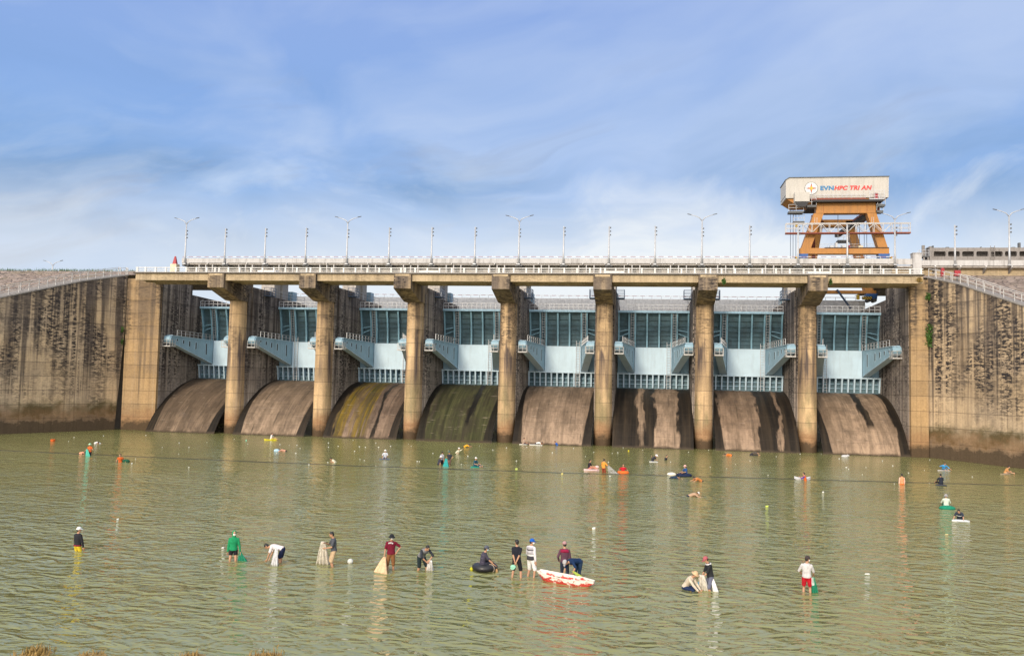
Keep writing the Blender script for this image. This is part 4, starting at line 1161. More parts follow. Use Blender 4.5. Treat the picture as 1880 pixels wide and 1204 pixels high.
    if hat:
        kind, hcol = hat
        h0 = hc + hu * .036 * s
        m = MB().ell(h0 - hf * .006 * s, (.097 * s, .113 * s, .105 * s), ax, 14, 8, -.25)
        if kind == 'cap':
            for bw in (0,):
                m.prism([(0, 0)] * 0 or [], 'z', 0, 0) if False else None
            r0 = []; r1 = []
            for k in range(9):
                a = math.pi * k / 8
                q = h0 + hl * math.cos(a) * .078 * s + hf * (.062 + math.sin(a) * .115) * s - hu * (.012 + .02 * math.sin(a)) * s
                r0.append(q); r1.append(q + hu * .012 * s)
            m.loft([r0, r1])
        else:
            wd = .165 if kind == 'brim' else .15
            dr = .015 if kind == 'brim' else .05
            i0 = [h0 + (hl * math.cos(2 * math.pi * k / 16) * .094 + hf * math.sin(2 * math.pi * k / 16) * .108) * s - hu * .008 * s for k in range(16)]
            o0 = [h0 + (hl * math.cos(2 * math.pi * k / 16) * wd + hf * math.sin(2 * math.pi * k / 16) * wd * 1.05) * s - hu * (.008 + dr) * s for k in range(16)]
            m.loft([i0, o0, [p + hu * .012 * s for p in o0], [p + hu * .014 * s for p in i0]], cap=False)
        m.build('hat' if kind != 'cap' else 'cap', cl(hcol), t, smooth=True)
    if mask:
        MB().ell(hc + hf * .052 * s - hu * .042 * s, (.062 * s, .062 * s, .052 * s), ax).build('face_mask', M[mask], t, smooth=True)
    if not far:
        for k in (-1, 1): MB().ell(hc + hf * .086 * s + hl * .031 * k * s + hu * .018 * s, (.015 * s, .012 * s, .008 * s), ax, 8, 6).build('eye', M['eye'], t)
    return t, W, arms

def drape(name, top, bots, w0, mat, label, cat, thick=.04, n=18, folds=5, group=None, wav=.035):
    # cloth or net hanging from a hand to a wider lower edge
    top = V(top); a, b = V(bots[0]), V(bots[1])
    mid = (a + b) / 2; ax = (b - a); ax.z = 0; ax.normalize(); nr = V((-ax.y, ax.x, 0)); hw = (b - a).length / 2
    rings = []
    for j in range(9):
        q = j / 8; c = top.lerp(mid, q) ; e = w0 + (hw - w0) * q ** .9
        slope = (b.z - a.z) / 2 * q
        r = []
        for i in range(n * 2):
            f = i / n if i < n else (2 * n - i) / n
            sgn = 1 if i < n else -1
            u = -1 + 2 * f
            d = wav * (.4 + q) * math.sin(u * folds * 2.2 + j * .35) + sgn * thick * math.sqrt(max(0, 1 - u * u)) * (.5 + .8 * math.sin(q * math.pi))
            r.append(c + ax * e * u + nr * d + V((0, 0, slope * u - .05 * q * (1 - u * u))))
        rings.append(r)
    o = MB().loft(rings).build(name, mat, smooth=True)
    return tag(o, label, cat, group)
def netmat(name, col, a): 
    t = NT(name); p = t.pos()
    n = t.noise(t.mul(p, (1., 1., .4)), 16., 3, .6)
    b = t.bsdf(t.mix(n, tuple(k * .6 for k in col), col), .8)
    tr = t.n('ShaderNodeBsdfTransparent').outputs[0]
    f = t.mr(n, .35, .6, a, min(1, a + .35))
    return t.end(t.n('ShaderNodeMixShader', {0: f, 1: tr, 2: b}).outputs[0])
M['netg'] = netmat('green_net', (.02, .33, .19), .72)
M['netw'] = netmat('pale_net', (.88, .82, .72), .62)
M['netww'] = netmat('white_net', (.82, .82, .84), .70)
M['nety'] = netmat('lime_net', (.50, .62, .10), .75)
M['sack'] = cloth('tan_sack', (.68, .47, .28))
M['whitebag'] = cloth('white_sack', (.80, .78, .78))
M['castnet'] = netmat('cast_net', (.6, .6, .6), .16)

R = math.radians
# --- near row, left to right
person(142, 1011, 'person in a black top and white cap standing hip deep at left', yaw=R(165), sub=.66, shirt=(.022, .022, .028), sleeve=1.9, legs=(.70, .52, .03), leglen=.6, hat=('cap', (.80, .80, .80)), hands=((.25, .12, .12), (-.25, .12, .10)), look=(-.7, 0), bands=((-.06, .05, (.25, .02, .04)),), elbow=(.9, -.3, 0))
_, W, A = person(428, 1029, 'person in a green hooded top and white mask holding a green net bag', yaw=R(18), sub=.42, shirt=(.012, .25, .10), sleeve=1.95, legs=(.012, .012, .016), leglen=.42, hood=(.012, .27, .11), hat=None, mask='mask', hands=((.30, .08, .36), (-.25, .03, .32)), look=(.3, 0))
drape('net_bag', A[0][2] + V((0, 0, .0)), (at(437, 1029) + V((0, .0, -.03)), at(455, 1030) + V((0, 0, -.03))), .04, M['netg'], 'green net bag hanging from the hand of the person in the green hooded top', 'net', group='net bags')
_, W, A = person(512, 1033, 'bending person in a white T-shirt and navy shorts gathering a white net', yaw=R(-80), sub=.33, lean=R(88), pel=(0, -.12, .60), shirt=(.76, .68, .68), sleeve=.9, legs=(.012, .02, .06), leglen=.75, hands=((.12, .50, .12), (-.12, .42, .20)), feet=((.14, .05, -.33), (-.14, -.05, -.33)), look=(0, -1.1), elbow=(.8, -.2, .1))
drape('fishing_net', at(511, 1033) + V((.02, -.30, .68)), (at(503, 1034) + V((0, -.30, -.02)), at(516, 1035) + V((0, -.30, -.02))), .06, M['netww'], 'white fishing net hanging under the bending person in the white T-shirt', 'net', group='fishing nets')
_, W, A = person(612, 1039, 'dark haired person in a charcoal T-shirt and tan shorts holding up a net', yaw=R(-62), sub=.24, lean=R(6), shirt=(.075, .08, .095), sleeve=.95, legs=(.50, .36, .22), leglen=1.0, hands=((.10, .36, .80), (-.12, .36, .98)), look=(0, -.35), elbow=(.6, -.6, -.5))
drape('fishing_net', A[1][2] + V((-.10, 0, .06)), (at(581, 1034) + V((0, 0, -.03)), at(606, 1036) + V((0, 0, -.03))), .10, M['netw'], 'pale see-through fishing net held up by the person in the charcoal T-shirt', 'net', group='fishing nets', wav=.06, thick=.08)
tag(MB().ell(at(643, 1033) + V((0, 0, .07)), (.13, .13, .12)).build('foam_ball', M['foam'], smooth=True), 'large white foam ball right of the person in the charcoal T-shirt', 'float')
tp, W, A = person(717, 1046, 'person in a maroon T-shirt, black bucket hat and white mask with hand on hip', yaw=R(8), sub=.22, shirt=(.15, .008, .025), sleeve=1.0, legs=(.20, .085, .03), leglen=1.05, hat=('bucket', (.018, .02, .026)), mask='mask', hands=((.24, -.02, .76), (-.27, .06, .58)), look=(.55, 0), elbow=(1., -.35, .1))
lm = MB()
for xx, hh in ((-.085, .06), (-.04, .055), (.0, .06), (.045, .06), (.085, .05)):
    q = at(717, 1046) + V((xx + .01, -.158 + abs(xx) * .18, 1.14 - xx * xx * 3))
    lm.bar(q, q + V((0, .006, hh)), .016)
    lm.bar(q + V((.0, 0, hh)), q + V((.03, .004, hh - .005)), .014)
    lm.bar(q + V((.0, 0, hh * .45)), q + V((.026, .004, hh * .4)), .012)
lm.build('shirt_print', cl((.75, .72, .72)), tp)
drape('cloth_sack', A[1][2] + V((0, 0, -.04)), (at(686, 1049) + V((0, 0, -.02)), at(711, 1054) + V((0, 0, -.03))), .06, M['sack'], 'tan sack dangling in the water from the person in the maroon T-shirt', 'sack', thick=.07, wav=.02)
_, W, A = person(775, 1046, 'stooping dark haired person in a grey shirt with black sleeves holding a white net bag', yaw=R(42), sub=.30, lean=R(58), pel=(0, -.10, .58), shirt=(.20, .20, .215), sleeve=1.3, sleevecol=(.03, .035, .045), legs=(.012, .022, .025), leglen=.95, hands=((.10, .46, .50), (-.08, .46, .46)), feet=((.2, .1, -.3), (-.2, -.1, -.3)), look=(0, -.9), elbow=(1, .1, .3))
drape('net_bag', A[0][2] + V((.02, 0, -.02)), (at(783, 1046) + V((0, 0, -.03)), at(796, 1047) + V((0, 0, -.03))), .09, M['whitebag'], 'white net bag held by the stooping person in the grey shirt', 'net', group='net bags', thick=.08)
# inner tube sitter
O7 = at(890, 1046)
def torus(c, R0, r0, zc, name, mat, label, cat, group=None, sx=1.0, sy=1.0, par=None):
    c = V(c); m = MB(); n, k = 32, 12
    for i in range(n):
        a = 2 * math.pi * i / n
        for j in range(k):
            b = 2 * math.pi * j / k; rr = R0 + r0 * math.cos(b)
            m.v.append(c + V((rr * math.cos(a) * sx, rr * math.sin(a) * sy, zc + r0 * .8 * math.sin(b))))
    for i in range(n):
        for j in range(k): m.f.append((i * k + j, ((i + 1) % n) * k + j, ((i + 1) % n) * k + (j + 1) % k, i * k + (j + 1) % k))
    o = m.build(name, mat, par, smooth=True)
    if label: tag(o, label, cat, group)
    return o
tube = torus(O7, .36, .20, .13, 'inner_tube', M['rubber'], 'black inflated inner tube carrying the seated person in the plaid shirt', 'inner tube')
m = MB()
for a in (2.6, -.6, .5):
    pts = [O7 + V(((.36 + .212 * math.cos(b)) * math.cos(a), (.36 + .212 * math.cos(b)) * math.sin(a), .13 + .172 * math.sin(b))) for b in [2 * math.pi * k / 12 for k in range(13)]]
    m.tube(pts, .013, 6)
m.build('rope', cl((.45, .38, .3)), tube)
_, W, A = person(890, 1046, 'seated person in a dark plaid shirt and blue mask on the black inner tube', yaw=R(115), sub=0, lean=R(14), pel=(0, -.12, .24), shirt=(.055, .05, .075), sleeve=1.0, legs=(.02, .022, .035), leglen=1.9, hat=('cap', (.10, .11, .14)), mask='bmask', hands=((.18, .42, .20), (-.34, .40, .18)), feet=((.16, .50, -.02), (-.16, .52, -.06)), look=(0, -.2), knee=(.3, .3, 1.), bands=((.2, .24, (.10, .09, .13)), (.5, .54, (.10, .09, .13)), (.76, .8, (.10, .09, .13))), group='people wading in the near shallows')
pd = thing('paddle', A[1][2], 'short wooden paddle in the hand of the person on the inner tube', 'paddle')
MB().tube([A[1][2] + V((-.10, 0, .16)), A[1][2] + V((.10, -.05, -.18))], .014, 6).build('shaft', cl((.45, .28, .14)), pd)
MB().ell(A[1][2] + V((.14, -.07, -.24)), (.05, .015, .10)).build('blade', cl((.45, .28, .14)), pd, smooth=True)
tag(MB().ell(at(866, 1046) + V((0, 0, .05)), (.085, .085, .085)).build('float_ball', cl((.55, .52, .03)), smooth=True), 'small yellow float ball beside the black inner tube', 'float')
_, W, A = person(948, 1060, 'person in black T-shirt and shorts with both hands held behind the back', yaw=R(172), sub=.17, shirt=(.014, .016, .026), sleeve=1.0, legs=(.016, .017, .022), leglen=.92, hands=((.03, -.17, .66), (-.03, -.18, .66)), look=(.75, 0), elbow=(1., -.3, -.2), feet=((.20, 0, -.17), (-.2, 0, -.17)))
gc = (A[0][2] + A[1][2]) / 2
t8 = thing('green_cap', gc, 'pale green cap held behind the back of the person in black', 'cap')
MB().ell(gc + V((-.08, -.10, -.20)), (.12, .09, .10), None, 14, 8, -.3).build('crown', cl((.30, .62, .45)), t8, smooth=True)
MB().prism([(gc.x - .19 + .19 * k / 6, gc.z - .24 - .06 * math.sin(math.pi * k / 6)) for k in range(7)] + [(gc.x - .0, gc.z - .215), (gc.x - .19, gc.z - .215)], 'y', gc.y - .19, gc.y - .17).build('brim', cl((.30, .62, .45)), t8)
person(974, 1059, 'person in a striped white and black shirt, white shorts and a blue cap', yaw=R(148), sub=.15, shirt=(.72, .70, .72), sleeve=1.85, legs=(.80, .78, .78), leglen=1.0, hat=('cap', (.012, .11, .48)), mask='mask', hands=((.20, .22, .76), (-.25, .02, .62)), look=(-.85, -.1), bands=((.66, .74, (.06, .055, .07)), (.78, .95, (.42, .40, .45)), (-.1, .22, (.05, .05, .06)), (.36, .62, (.48, .46, .50))), feet=((.17, 0, -.15), (-.17, 0, -.15)))
person(1036, 1056, 'person in a maroon and purple shirt and dusty pink cap behind the red white boat', yaw=R(178), sub=.32, shirt=(.11, .05, .075), sleeve=1.95, legs=(.03, .04, .07), leglen=1.95, hat=('cap', (.42, .24, .25)), hands=((.25, .10, .58), (-.27, .12, .45)), look=(.5, -.15), bands=((.72, .97, (.26, .012, .05)),))
_, W, A = person(1057, 1060, 'person in a navy shirt and grey cap bending over into the red white boat', yaw=R(-50), sub=.25, lean=R(96), pel=(0, -.15, .66), shirt=(.008, .028, .085), sleeve=1.05, legs=(.014, .035, .075), leglen=1.95, hat=('cap', (.45, .44, .45)), hands=((.34, .40, .30), (-.14, .52, .16)), feet=((.2, -.05, -.25), (-.2, -.12, -.25)), look=(0, -1.2), elbow=(1., -.1, .2))
nb_ = A[0][2]
drape('net_bag', nb_ + V((0, 0, .08)), (at(1058, 1068) + V((0, 0, .25)), at(1069, 1068) + V((0, 0, .25))), .05, M['nety'], 'lime green net bag lowered into the red white boat', 'net', group='net bags', thick=.06)
# boat
bA, bB = at(1000, 1063), at(1082, 1076)
bd = (bB - bA).normalized(); bn = V((-bd.y, bd.x, 0)); bl = (bB - bA).length
bt = thing('wooden_boat', (bA + bB) / 2, 'small red and white wooden boat with peeling paint among the wading people', 'boat')
def hull_ring(q, inset, fl):
    # q 0..1 along the boat
    c = bA + bd * (q * (bl + .5) - .30)
    w = (.15 + .27 * math.sin(math.pi * min(max(q * .92 + .04, 0), 1)) ** .8) * (1 - .72 * max(0, (q - .72) / .28) ** 1.5) * (1 - .25 * max(0, (.15 - q) / .15)) - inset
    sheer = .21 + .13 * (1 - q) ** 3 + .04 * q ** 3
    keel = -.08 + .36 * max(0, .16 - q) / .16 + .20 * max(0, q - .86) / .14
    r = []
    for u, zz in ((-1., 1.), (-.94, .6), (-.80, .2), (-.62, .0), (.62, .0), (.80, .2), (.94, .6), (1., 1.)):
        r.append(c + bn * u * w + V((0, 0, (keel + fl) + (sheer - keel - fl) * zz)))
    return r
qs = [0, .05, .12, .22, .35, .5, .65, .78, .88, .95, 1.0]
m = MB(); outer = [hull_ring(q, 0, 0) for q in qs]; inner = [hull_ring(q, .035, .05) for q in qs]
n8 = 8
for rr in (outer, inner):
    o = len(m.v); m.v += [p for r in rr for p in r]
    for k in range(len(qs) - 1):
        for i in range(n8 - 1): m.f.append((o + k * n8 + i, o + k * n8 + i + 1, o + (k + 1) * n8 + i + 1, o + (k + 1) * n8 + i))
    m.f.append(tuple(o + i for i in range(n8))); m.f.append(tuple(o + (len(qs) - 1) * n8 + i for i in range(n8)))
no = len(qs) * n8
for k in range(len(qs) - 1):
    for i in (0, n8 - 1): m.f.append((k * n8 + i, (k + 1) * n8 + i, no + (k + 1) * n8 + i, no + k * n8 + i))
m.build('hull', M['boat'], bt)
m = MB()
for e in (0, n8 - 1):
    m.tube([outer[k][e] for k in range(len(qs))], .022, 6)
m.build('gunwale', cl((.76, .70, .64)), bt)
for q in (.3, .72):
    r = hull_ring(q, .03, 0)
    MB().bar(r[1], r[6], .16, .03).build('thwart', cl((.62, .52, .42)), bt)
# right pair
_, W, A = person(1265, 1082, 'crouching person in a cream long sleeved shirt and tan hat, hands at the water', yaw=R(62), sub=.45, lean=R(42), pel=(0, -.16, .10), shirt=(.62, .53, .42), sleeve=1.95, legs=(.015, .03, .085), leglen=1.9, hat=('brim', (.60, .42, .25)), hands=((.10, .46, .02), (-.14, .46, .04)), feet=((.18, .25, -.45), (-.18, .20, -.45)), look=(0, -.35), elbow=(.6, -.3, -.4))
drape('blue_net', at(1283, 1076) + V((0, 0, .18)), (at(1280, 1079) + V((0, 0, -.02)), at(1290, 1079) + V((0, 0, -.02))), .04, cl((.22, .55, .66)), 'small pale blue net between the crouching person and the standing one', 'net', thick=.05)
_, W, A = person(1304, 1083, 'standing person in a black shirt and dusty red cap looking down at a pale net', yaw=R(-72), sub=.36, lean=R(14), shirt=(.022, .024, .028), sleeve=1.1, legs=(.13, .14, .20), leglen=.95, hat=('cap', (.42, .11, .13)), hands=((.08, .34, .52), (-.12, .32, .50)), look=(0, -.55), elbow=(.5, -.8, -.3), shirtlen=-.04, bands=((.93, .99, (.7, .68, .68)),))
drape('fishing_net', A[0][2] + V((-.06, 0, .10)), (at(1287, 1081) + V((0, 0, -.03)), at(1303, 1083) + V((0, -.1, -.03))), .13, M['netw'], 'pale fishing net held by the person in the black shirt and red cap', 'net', group='fishing nets', thick=.1, wav=.05)
drape('cloth_sack', at(1307, 1083) + V((0, -.12, .50)), (at(1309, 1085) + V((0, 0, -.02)), at(1320, 1086) + V((0, 0, -.02))), .05, M['whitebag'], 'white sack trailing in the water behind the person in the red cap', 'sack', thick=.06, wav=.02)
_, W, A = person(1481, 1087, 'person in a pale grey T-shirt and red shorts with a white stripe', yaw=R(164), sub=.30, shirt=(.58, .56, .56), sleeve=1.05, legs=(.50, .012, .025), leglen=.72, hat=('cap', (.06, .045, .045)), mask='mask', hands=((.22, .26, .66), (-.22, .30, .62)), look=(-.75, -.1), elbow=(.8, -.6, -.2))
p_ = at(1481, 1087)
MB().bar(p_ + V((.205, -.02, .60)), p_ + V((.245, -.02, .30)), .04, .10).build('shorts_stripe', cl((.8, .78, .78)), _)
drape('net_bag', p_ + V((.24, -.02, .62)), (at(1489, 1087) + V((0, 0, -.03)), at(1503, 1087) + V((0, 0, -.03))), .04, M['netg'], 'green net bag beside the red shorts of the rightmost standing person', 'net', group='net bags')
# ------------------------------------------------------------------ far people and floats
def raft(px, py, name, label, cat, col, L=1.6, w=.32, h=.12, ang=0., group=None, up=.0):
    # low pointed board or tiny hull
    L *= .82; h *= .6; up *= .8
    c = at(px, py); d = V((math.cos(ang), math.sin(ang), 0)); n = V((-d.y, d.x, 0)); rings = []
    for q in (-1, -.92, -.7, -.35, 0, .35, .7, .92, 1):
        ww = w * max(.08, (1 - abs(q) ** 3.2)); zz = up * abs(q) ** 2.5
        rings.append([c + d * q * L / 2 + n * ww * a + V((0, 0, zz + h * b)) for a, b in ((-1, .75), (-.9, 1.), (.9, 1.), (1, .75), (.7, -.5), (-.7, -.5))])
    o = MB().loft(rings).build(name, cl(col), smooth=False)
    return tag(o, label, cat, group)
def prone(px, py, label, yaw, shirt, hatc=None, legs=(.03, .03, .04), z=.02, hands=None, lift=0., **kw):
    return person(px, py, label, yaw=yaw, sub=0, lean=R(90 - lift), pel=(0, -.35, z), shirt=shirt, sleeve=kw.pop('sleeve', 1.0), legs=legs, leglen=1.2, hands=hands or ((.32, .52, -.02), (-.32, .52, -.02)), feet=((.15, -1.15, -.12), (-.15, -1.15, -.12)), look=(0, .0), far=True, hat=hatc, knee=(.1, 0, -1), **kw)
def wade(px, py, label, yaw, sub, shirt, legs=(.03, .03, .04), lean=5, **kw):
    return person(px, py, label, yaw=yaw, sub=sub, lean=R(lean), shirt=shirt, legs=legs, far=True, **kw)
def sitf(px, py, label, yaw, z, shirt, legs=(.03, .03, .05), lean=12, **kw):
    kw.setdefault('hands', ((.22, .36, z + .15), (-.22, .36, z + .15)))
    return person(px, py, label, yaw=yaw, sub=0, lean=R(lean), pel=(0, -.1, z), shirt=shirt, legs=legs, leglen=1.7, feet=((.14, .72, z - .08), (-.14, .72, z - .08)), knee=(.2, .2, 1), far=True, **kw)
OR = (.62, .12, .025)
# far left
o = MB().loft([[at(97, 810) + V((r * math.cos(a), r * math.sin(a), z)) for a in [2 * math.pi * k / 14 for k in range(14)]] for r, z in ((.18, -.1), (.25, .06), (.27, .24), (.24, .245), (.21, .1))]).build('floating_basket', cl(OR))
tag(o, 'orange floating basket alone near the left wing wall', 'basket')
prone(178, 814, 'swimmer in a white shirt just right of the person in the green hat', R(60), (.75, .75, .74))
wade(165, 836, 'person in a pale green hat and orange vest holding a sea green net', R(-10), .55, OR, hat=('brim', (.45, .75, .50)), sleeve=.6, hands=((.2, .2, .6), (-.35, .25, .5)))
drape('net_bag', at(163, 836) + V((-.1, -.2, .62)), (at(157, 837) + V((0, 0, -.03)), at(166, 837) + V((0, 0, -.03))), .08, cl((.12, .52, .40)), 'sea green net held by the person in the pale green hat', 'net', group='net bags', thick=.06)
prone(152, 833, 'swimmer in orange and white left of the sea green net', R(70), (.8, .35, .22))
wade(221, 848, 'person in an orange vest leaning on a dark green float bag', R(20), .95, OR, lean=20, sleeve=.5, hands=((.45, .15, .08), (-.3, .25, .05)))
tag(MB().ell(at(231, 848) + V((0, 0, .08)), (.38, .22, .19)).build('float_bag', cl((.015, .09, .05)), smooth=True), 'dark green float bag beside the person in the orange vest', 'float')
# second chute area
raft(497, 808, 'kayak', 'small yellow kayak near the second chute', 'kayak', (.72, .62, .03), 2.1, .30, .16, .05, up=.1)
sitf(499, 808, 'person in a white shirt sitting in the small yellow kayak', R(90), .16, (.75, .73, .70), legs=(.5, .45, .1), hair=True)
prone(518, 828, 'bare shouldered swimmer holding a pale blue float near the second pier', R(-80), (.55, .28, .2), hands=((.25, .55, .03), (-.25, .55, .03)))
tag(MB().ell(at(508, 828) + V((0, 0, .06)), (.34, .25, .18)).build('float_bag', cl((.42, .62, .78)), smooth=True), 'pale blue float in front of the bare shouldered swimmer', 'float')
wade(617, 848, 'stooping swimmer in a cream shirt between the second and third piers', R(-60), 1.05, (.72, .66, .50), lean=55, sleeve=1.2, hands=((.3, .45, .05), (-.35, .4, .05)))
raft(706, 843, 'float_board', 'dark grey blue board under the person in pale clothes left of the third pier reflection', 'board', (.13, .16, .24), 1.35, .34, .12)
sitf(707, 842, 'person in pale grey clothes and white hat on a dark board', R(10), .12, (.55, .58, .64), legs=(.4, .43, .5), hat=('brim', (.8, .8, .8)))
wade(713, 806, 'person in a purple shirt close to the foot of the third chute', R(30), 1.0, (.10, .05, .25), lean=15, sleeve=1.4)
wade(811, 852, 'person in a grey shirt standing beside a crouched companion left of the teal net', R(150), .48, (.28, .28, .31), legs=(.03, .03, .04), sleeve=1.1, hair=True)
wade(805, 853, 'crouched person in dark clothes and white hat beside the person in grey', R(130), .85, (.04, .04, .06), lean=25, hat=('brim', (.8, .8, .8)))
wade(825, 853, 'person in a black vest and dark cap holding a teal net in the far water', R(-20), .42, (.03, .035, .05), legs=(.20, .12, .09), sleeve=.6, hat=('cap', (.05, .12, .14)), hands=((.28, .1, .6), (-.3, .2, .6)))
drape('net_bag', at(822, 854) + V((-.1, -.25, .68)), (at(813, 856) + V((0, 0, -.03)), at(824, 857) + V((0, 0, -.03))), .10, cl((.03, .30, .28)), 'teal net hanging from the person in the black vest', 'net', group='net bags', thick=.06)
prone(857, 821, 'swimmer in an orange yellow top near the foot of the fourth chute', R(120), (.75, .38, .03), lift=20, hands=((.25, .5, .1), (-.25, .5, .1)))
wade(840, 833, 'person in white and yellow throwing one arm up below the fourth chute', R(60), 1.0, (.74, .72, .55), lean=20, sleeve=1.3, hands=((.15, .6, .55), (-.3, .3, .1)), hat=('cap', (.8, .8, .78)))
raft(872, 858, 'float_board', 'teal green board under the person in a dark teal shirt', 'board', (.02, .30, .24), 1.0, .3, .14)
sitf(873, 857, 'person in a dark teal shirt and white cap on a teal board', R(60), .12, (.02, .08, .12), legs=(.02, .06, .1), hat=('cap', (.75, .75, .75)))
# fifth chute
raft(961, 816, 'float_board', 'long low white board at the foot of the pale chute, left one', 'board', (.78, .74, .70), 1.3, .25, .12)
sitf(962, 816, 'person in a pale brown top on the left white board by the pale chute', R(90), .1, (.48, .35, .28))
raft(984, 817, 'float_board', 'long low white board at the foot of the pale chute, right one', 'board', (.82, .80, .78), 2.0, .28, .14)
prone(990, 816, 'person in white lying on the right white board by the pale chute', R(90), (.8, .8, .8), z=.16, hands=((.3, .5, .15), (-.3, .5, .15)))
wade(1024, 817, 'person in a bright blue shirt at the foot of the pale chute', R(-60), 1.05, (.02, .13, .55), lean=40, sleeve=1.2)
raft(1086, 864, 'float_boat', 'small pink and white raft carrying the person in black', 'raft', (.80, .55, .55), 1.75, .40, .2, .06, up=.06)
sitf(1083, 863, 'person in black sitting at the left end of the pink white raft', R(80), .2, (.025, .02, .03), legs=(.5, .2, .15))
tag(MB().ell(at(1096, 862) + V((0, 0, .24)), (.20, .18, .16)).ell(at(1090, 862) + V((0, 0, .24)), (.24, .16, .1)).build('bundle', cl((.75, .52, .5)), smooth=True), 'pale pink bundle on the raft in front of the person in black', 'bundle')
_, W, A = wade(1108, 868, 'person in an orange top standing knee deep and casting a thin net', R(150), .45, (.78, .30, .05), legs=(.28, .06, .03), sleeve=1.6, hair=True, hands=((.12, .30, .72), (-.30, .25, .72)))
drape('cast_net', A[1][2], (at(1117, 868) + V((0, 0, -.02)), at(1137, 870) + V((0, 0, -.02))), .05, M['castnet'], 'almost clear cast net spreading from the person in the orange top', 'net', thick=.12)
wade(1144, 867, 'person in a red top inside an orange ring buoy', R(10), .95, (.50, .015, .03), sleeve=.8, hands=((.42, .1, .15), (-.42, .1, .15)))
torus(at(1144, 868), .40, .13, .06, 'ring_buoy', cl((.85, .16, .03)), 'orange ring buoy round the person in the red top', 'ring buoy')
raft(1200, 848, 'float_board', 'white board under the stooping person in the white hat', 'board', (.8, .8, .82), 1.1, .25, .1)
wade(1198, 847, 'stooping person in dark clothes and white hat below the black banded chute', R(60), .75, (.05, .05, .07), lean=50, hat=('brim', (.82, .80, .80)), sleeve=1.6, hands=((.2, .4, .2), (-.4, .1, .55)))
wade(1221, 844, 'dark haired swimmer in black right of the white hatted person', R(60), 1.15, (.03, .03, .04), lean=20, sleeve=1.4)
tag(MB().ell(at(1233, 872) + V((0, 0, .08)), (.42, .24, .17)).build('float_bag', cl((.80, .76, .68)), smooth=True), 'white float bag beside the dark swimmer, left of the navy tube', 'float')
prone(1240, 878, 'swimmer in dark clothes under the white float bag', R(90), (.02, .04, .08))
torus(at(1256, 874), .44, .17, .10, 'inner_tube', cl((.012, .022, .06)), 'navy inner tube carrying a person in blue', 'inner tube', sx=1.15)
sitf(1258, 873, 'person in a blue shirt and pink hat sitting in the navy inner tube', R(-60), .16, (.02, .08, .25), hat=('brim', (.75, .45, .42)))
prone(1280, 883, 'swimmer in an orange brown top right of the navy tube', R(-70), (.55, .20, .06), lift=15)
prone(1274, 911, 'swimmer with a pale hood and a bare arm, alone in the middle water', R(100), (.45, .30, .2), lift=10, hatc=('cap', (.6, .58, .55)))
prone(1337, 836, 'swimmer in a bright orange top beside the sixth pier', R(-90), (.85, .2, .03))
raft(1384, 836, 'float_board', 'short dark board near the foot of the seventh chute', 'board', (.05, .045, .05), 1.2, .22, .2, .1)
prone(1387, 835, 'person lying on the short dark board near the seventh chute', R(90), (.10, .08, .07), z=.18)
raft(1473, 880, 'dinghy', 'small grey white dinghy with an orange dressed person alongside', 'boat', (.62, .62, .66), 1.7, .45, .26, .08, up=.18)
wade(1479, 882, 'person in an orange vest over a purple shirt holding on to the grey dinghy', R(-100), 1.0, OR, lean=15, sleeve=1.4, sleevecol=(.12, .05, .30), hands=((.05, .5, .3), (-.3, .35, .3)))
tag(MB().ell(at(1551, 839) + V((0, 0, .1)), (.42, .3, .2)).ell(at(1556, 839) + V((0, 0, .16)), (.22, .2, .16)).build('float_bag', cl((.55, .55, .56)), smooth=True), 'grey white float bag at the foot of the rightmost chute', 'float')
wade(1656, 889, 'person in a pale orange top standing waist deep in front of the right abutment', R(185), .82, (.85, .30, .15), legs=(.8, .2, .05), lean=4, sleeve=1.8, sleevecol=(.8, .5, .4))
raft(1728, 891, 'float_board', 'dark slate board under the person in dark clothes at right', 'board', (.06, .065, .09), 1.1, .36, .12)
sitf(1727, 889, 'person in dark clothes sitting on the dark slate board', R(190), .12, (.02, .025, .04), legs=(.02, .02, .03))
raft(1733, 864, 'float_board', 'pale grey board under the person in a sky blue shirt', 'board', (.55, .52, .52), 1.5, .3, .1)
sitf(1733, 863, 'person in a sky blue shirt paddling with both arms spread', R(5), .1, (.05, .30, .62), lean=35, legs=(.1, .2, .3), sleeve=1.5, hands=((.55, .25, .15), (-.5, .2, .4)))
raft(1846, 871, 'float_board', 'tan board at the far right under the person in a tan shirt', 'board', (.35, .28, .2), 1.2, .3, .12, .05)
sitf(1847, 870, 'person in a tan shirt on a board close to the right wing wall', R(80), .12, (.55, .27, .10), lean=35, legs=(.45, .3, .2))
tag(MB().ell(at(1739, 934) + V((0, 0, .06)), (.55, .32, .19)).build('float_bag', cl((.012, .22, .13)), smooth=True), 'green float bag under the grey hooded person at right', 'float')
sitf(1737, 932, 'person in a grey hood and pale green top lying back on the green float bag', R(170), .15, (.55, .62, .52), hat=('bucket', (.35, .33, .33)), legs=(.02, .2, .12), sleeve=1.7)
raft(1764, 957, 'float_board', 'white board under the person in black and white at right', 'board', (.78, .80, .80), 1.25, .36, .14, -.1)
prone(1761, 955, 'person in a black and white top lying on the white board', R(-25), (.03, .04, .06), z=.15, lift=35, hands=((.3, .4, .05), (-.3, .4, .05)), bands=((.5, .62, (.75, .78, .8)),))

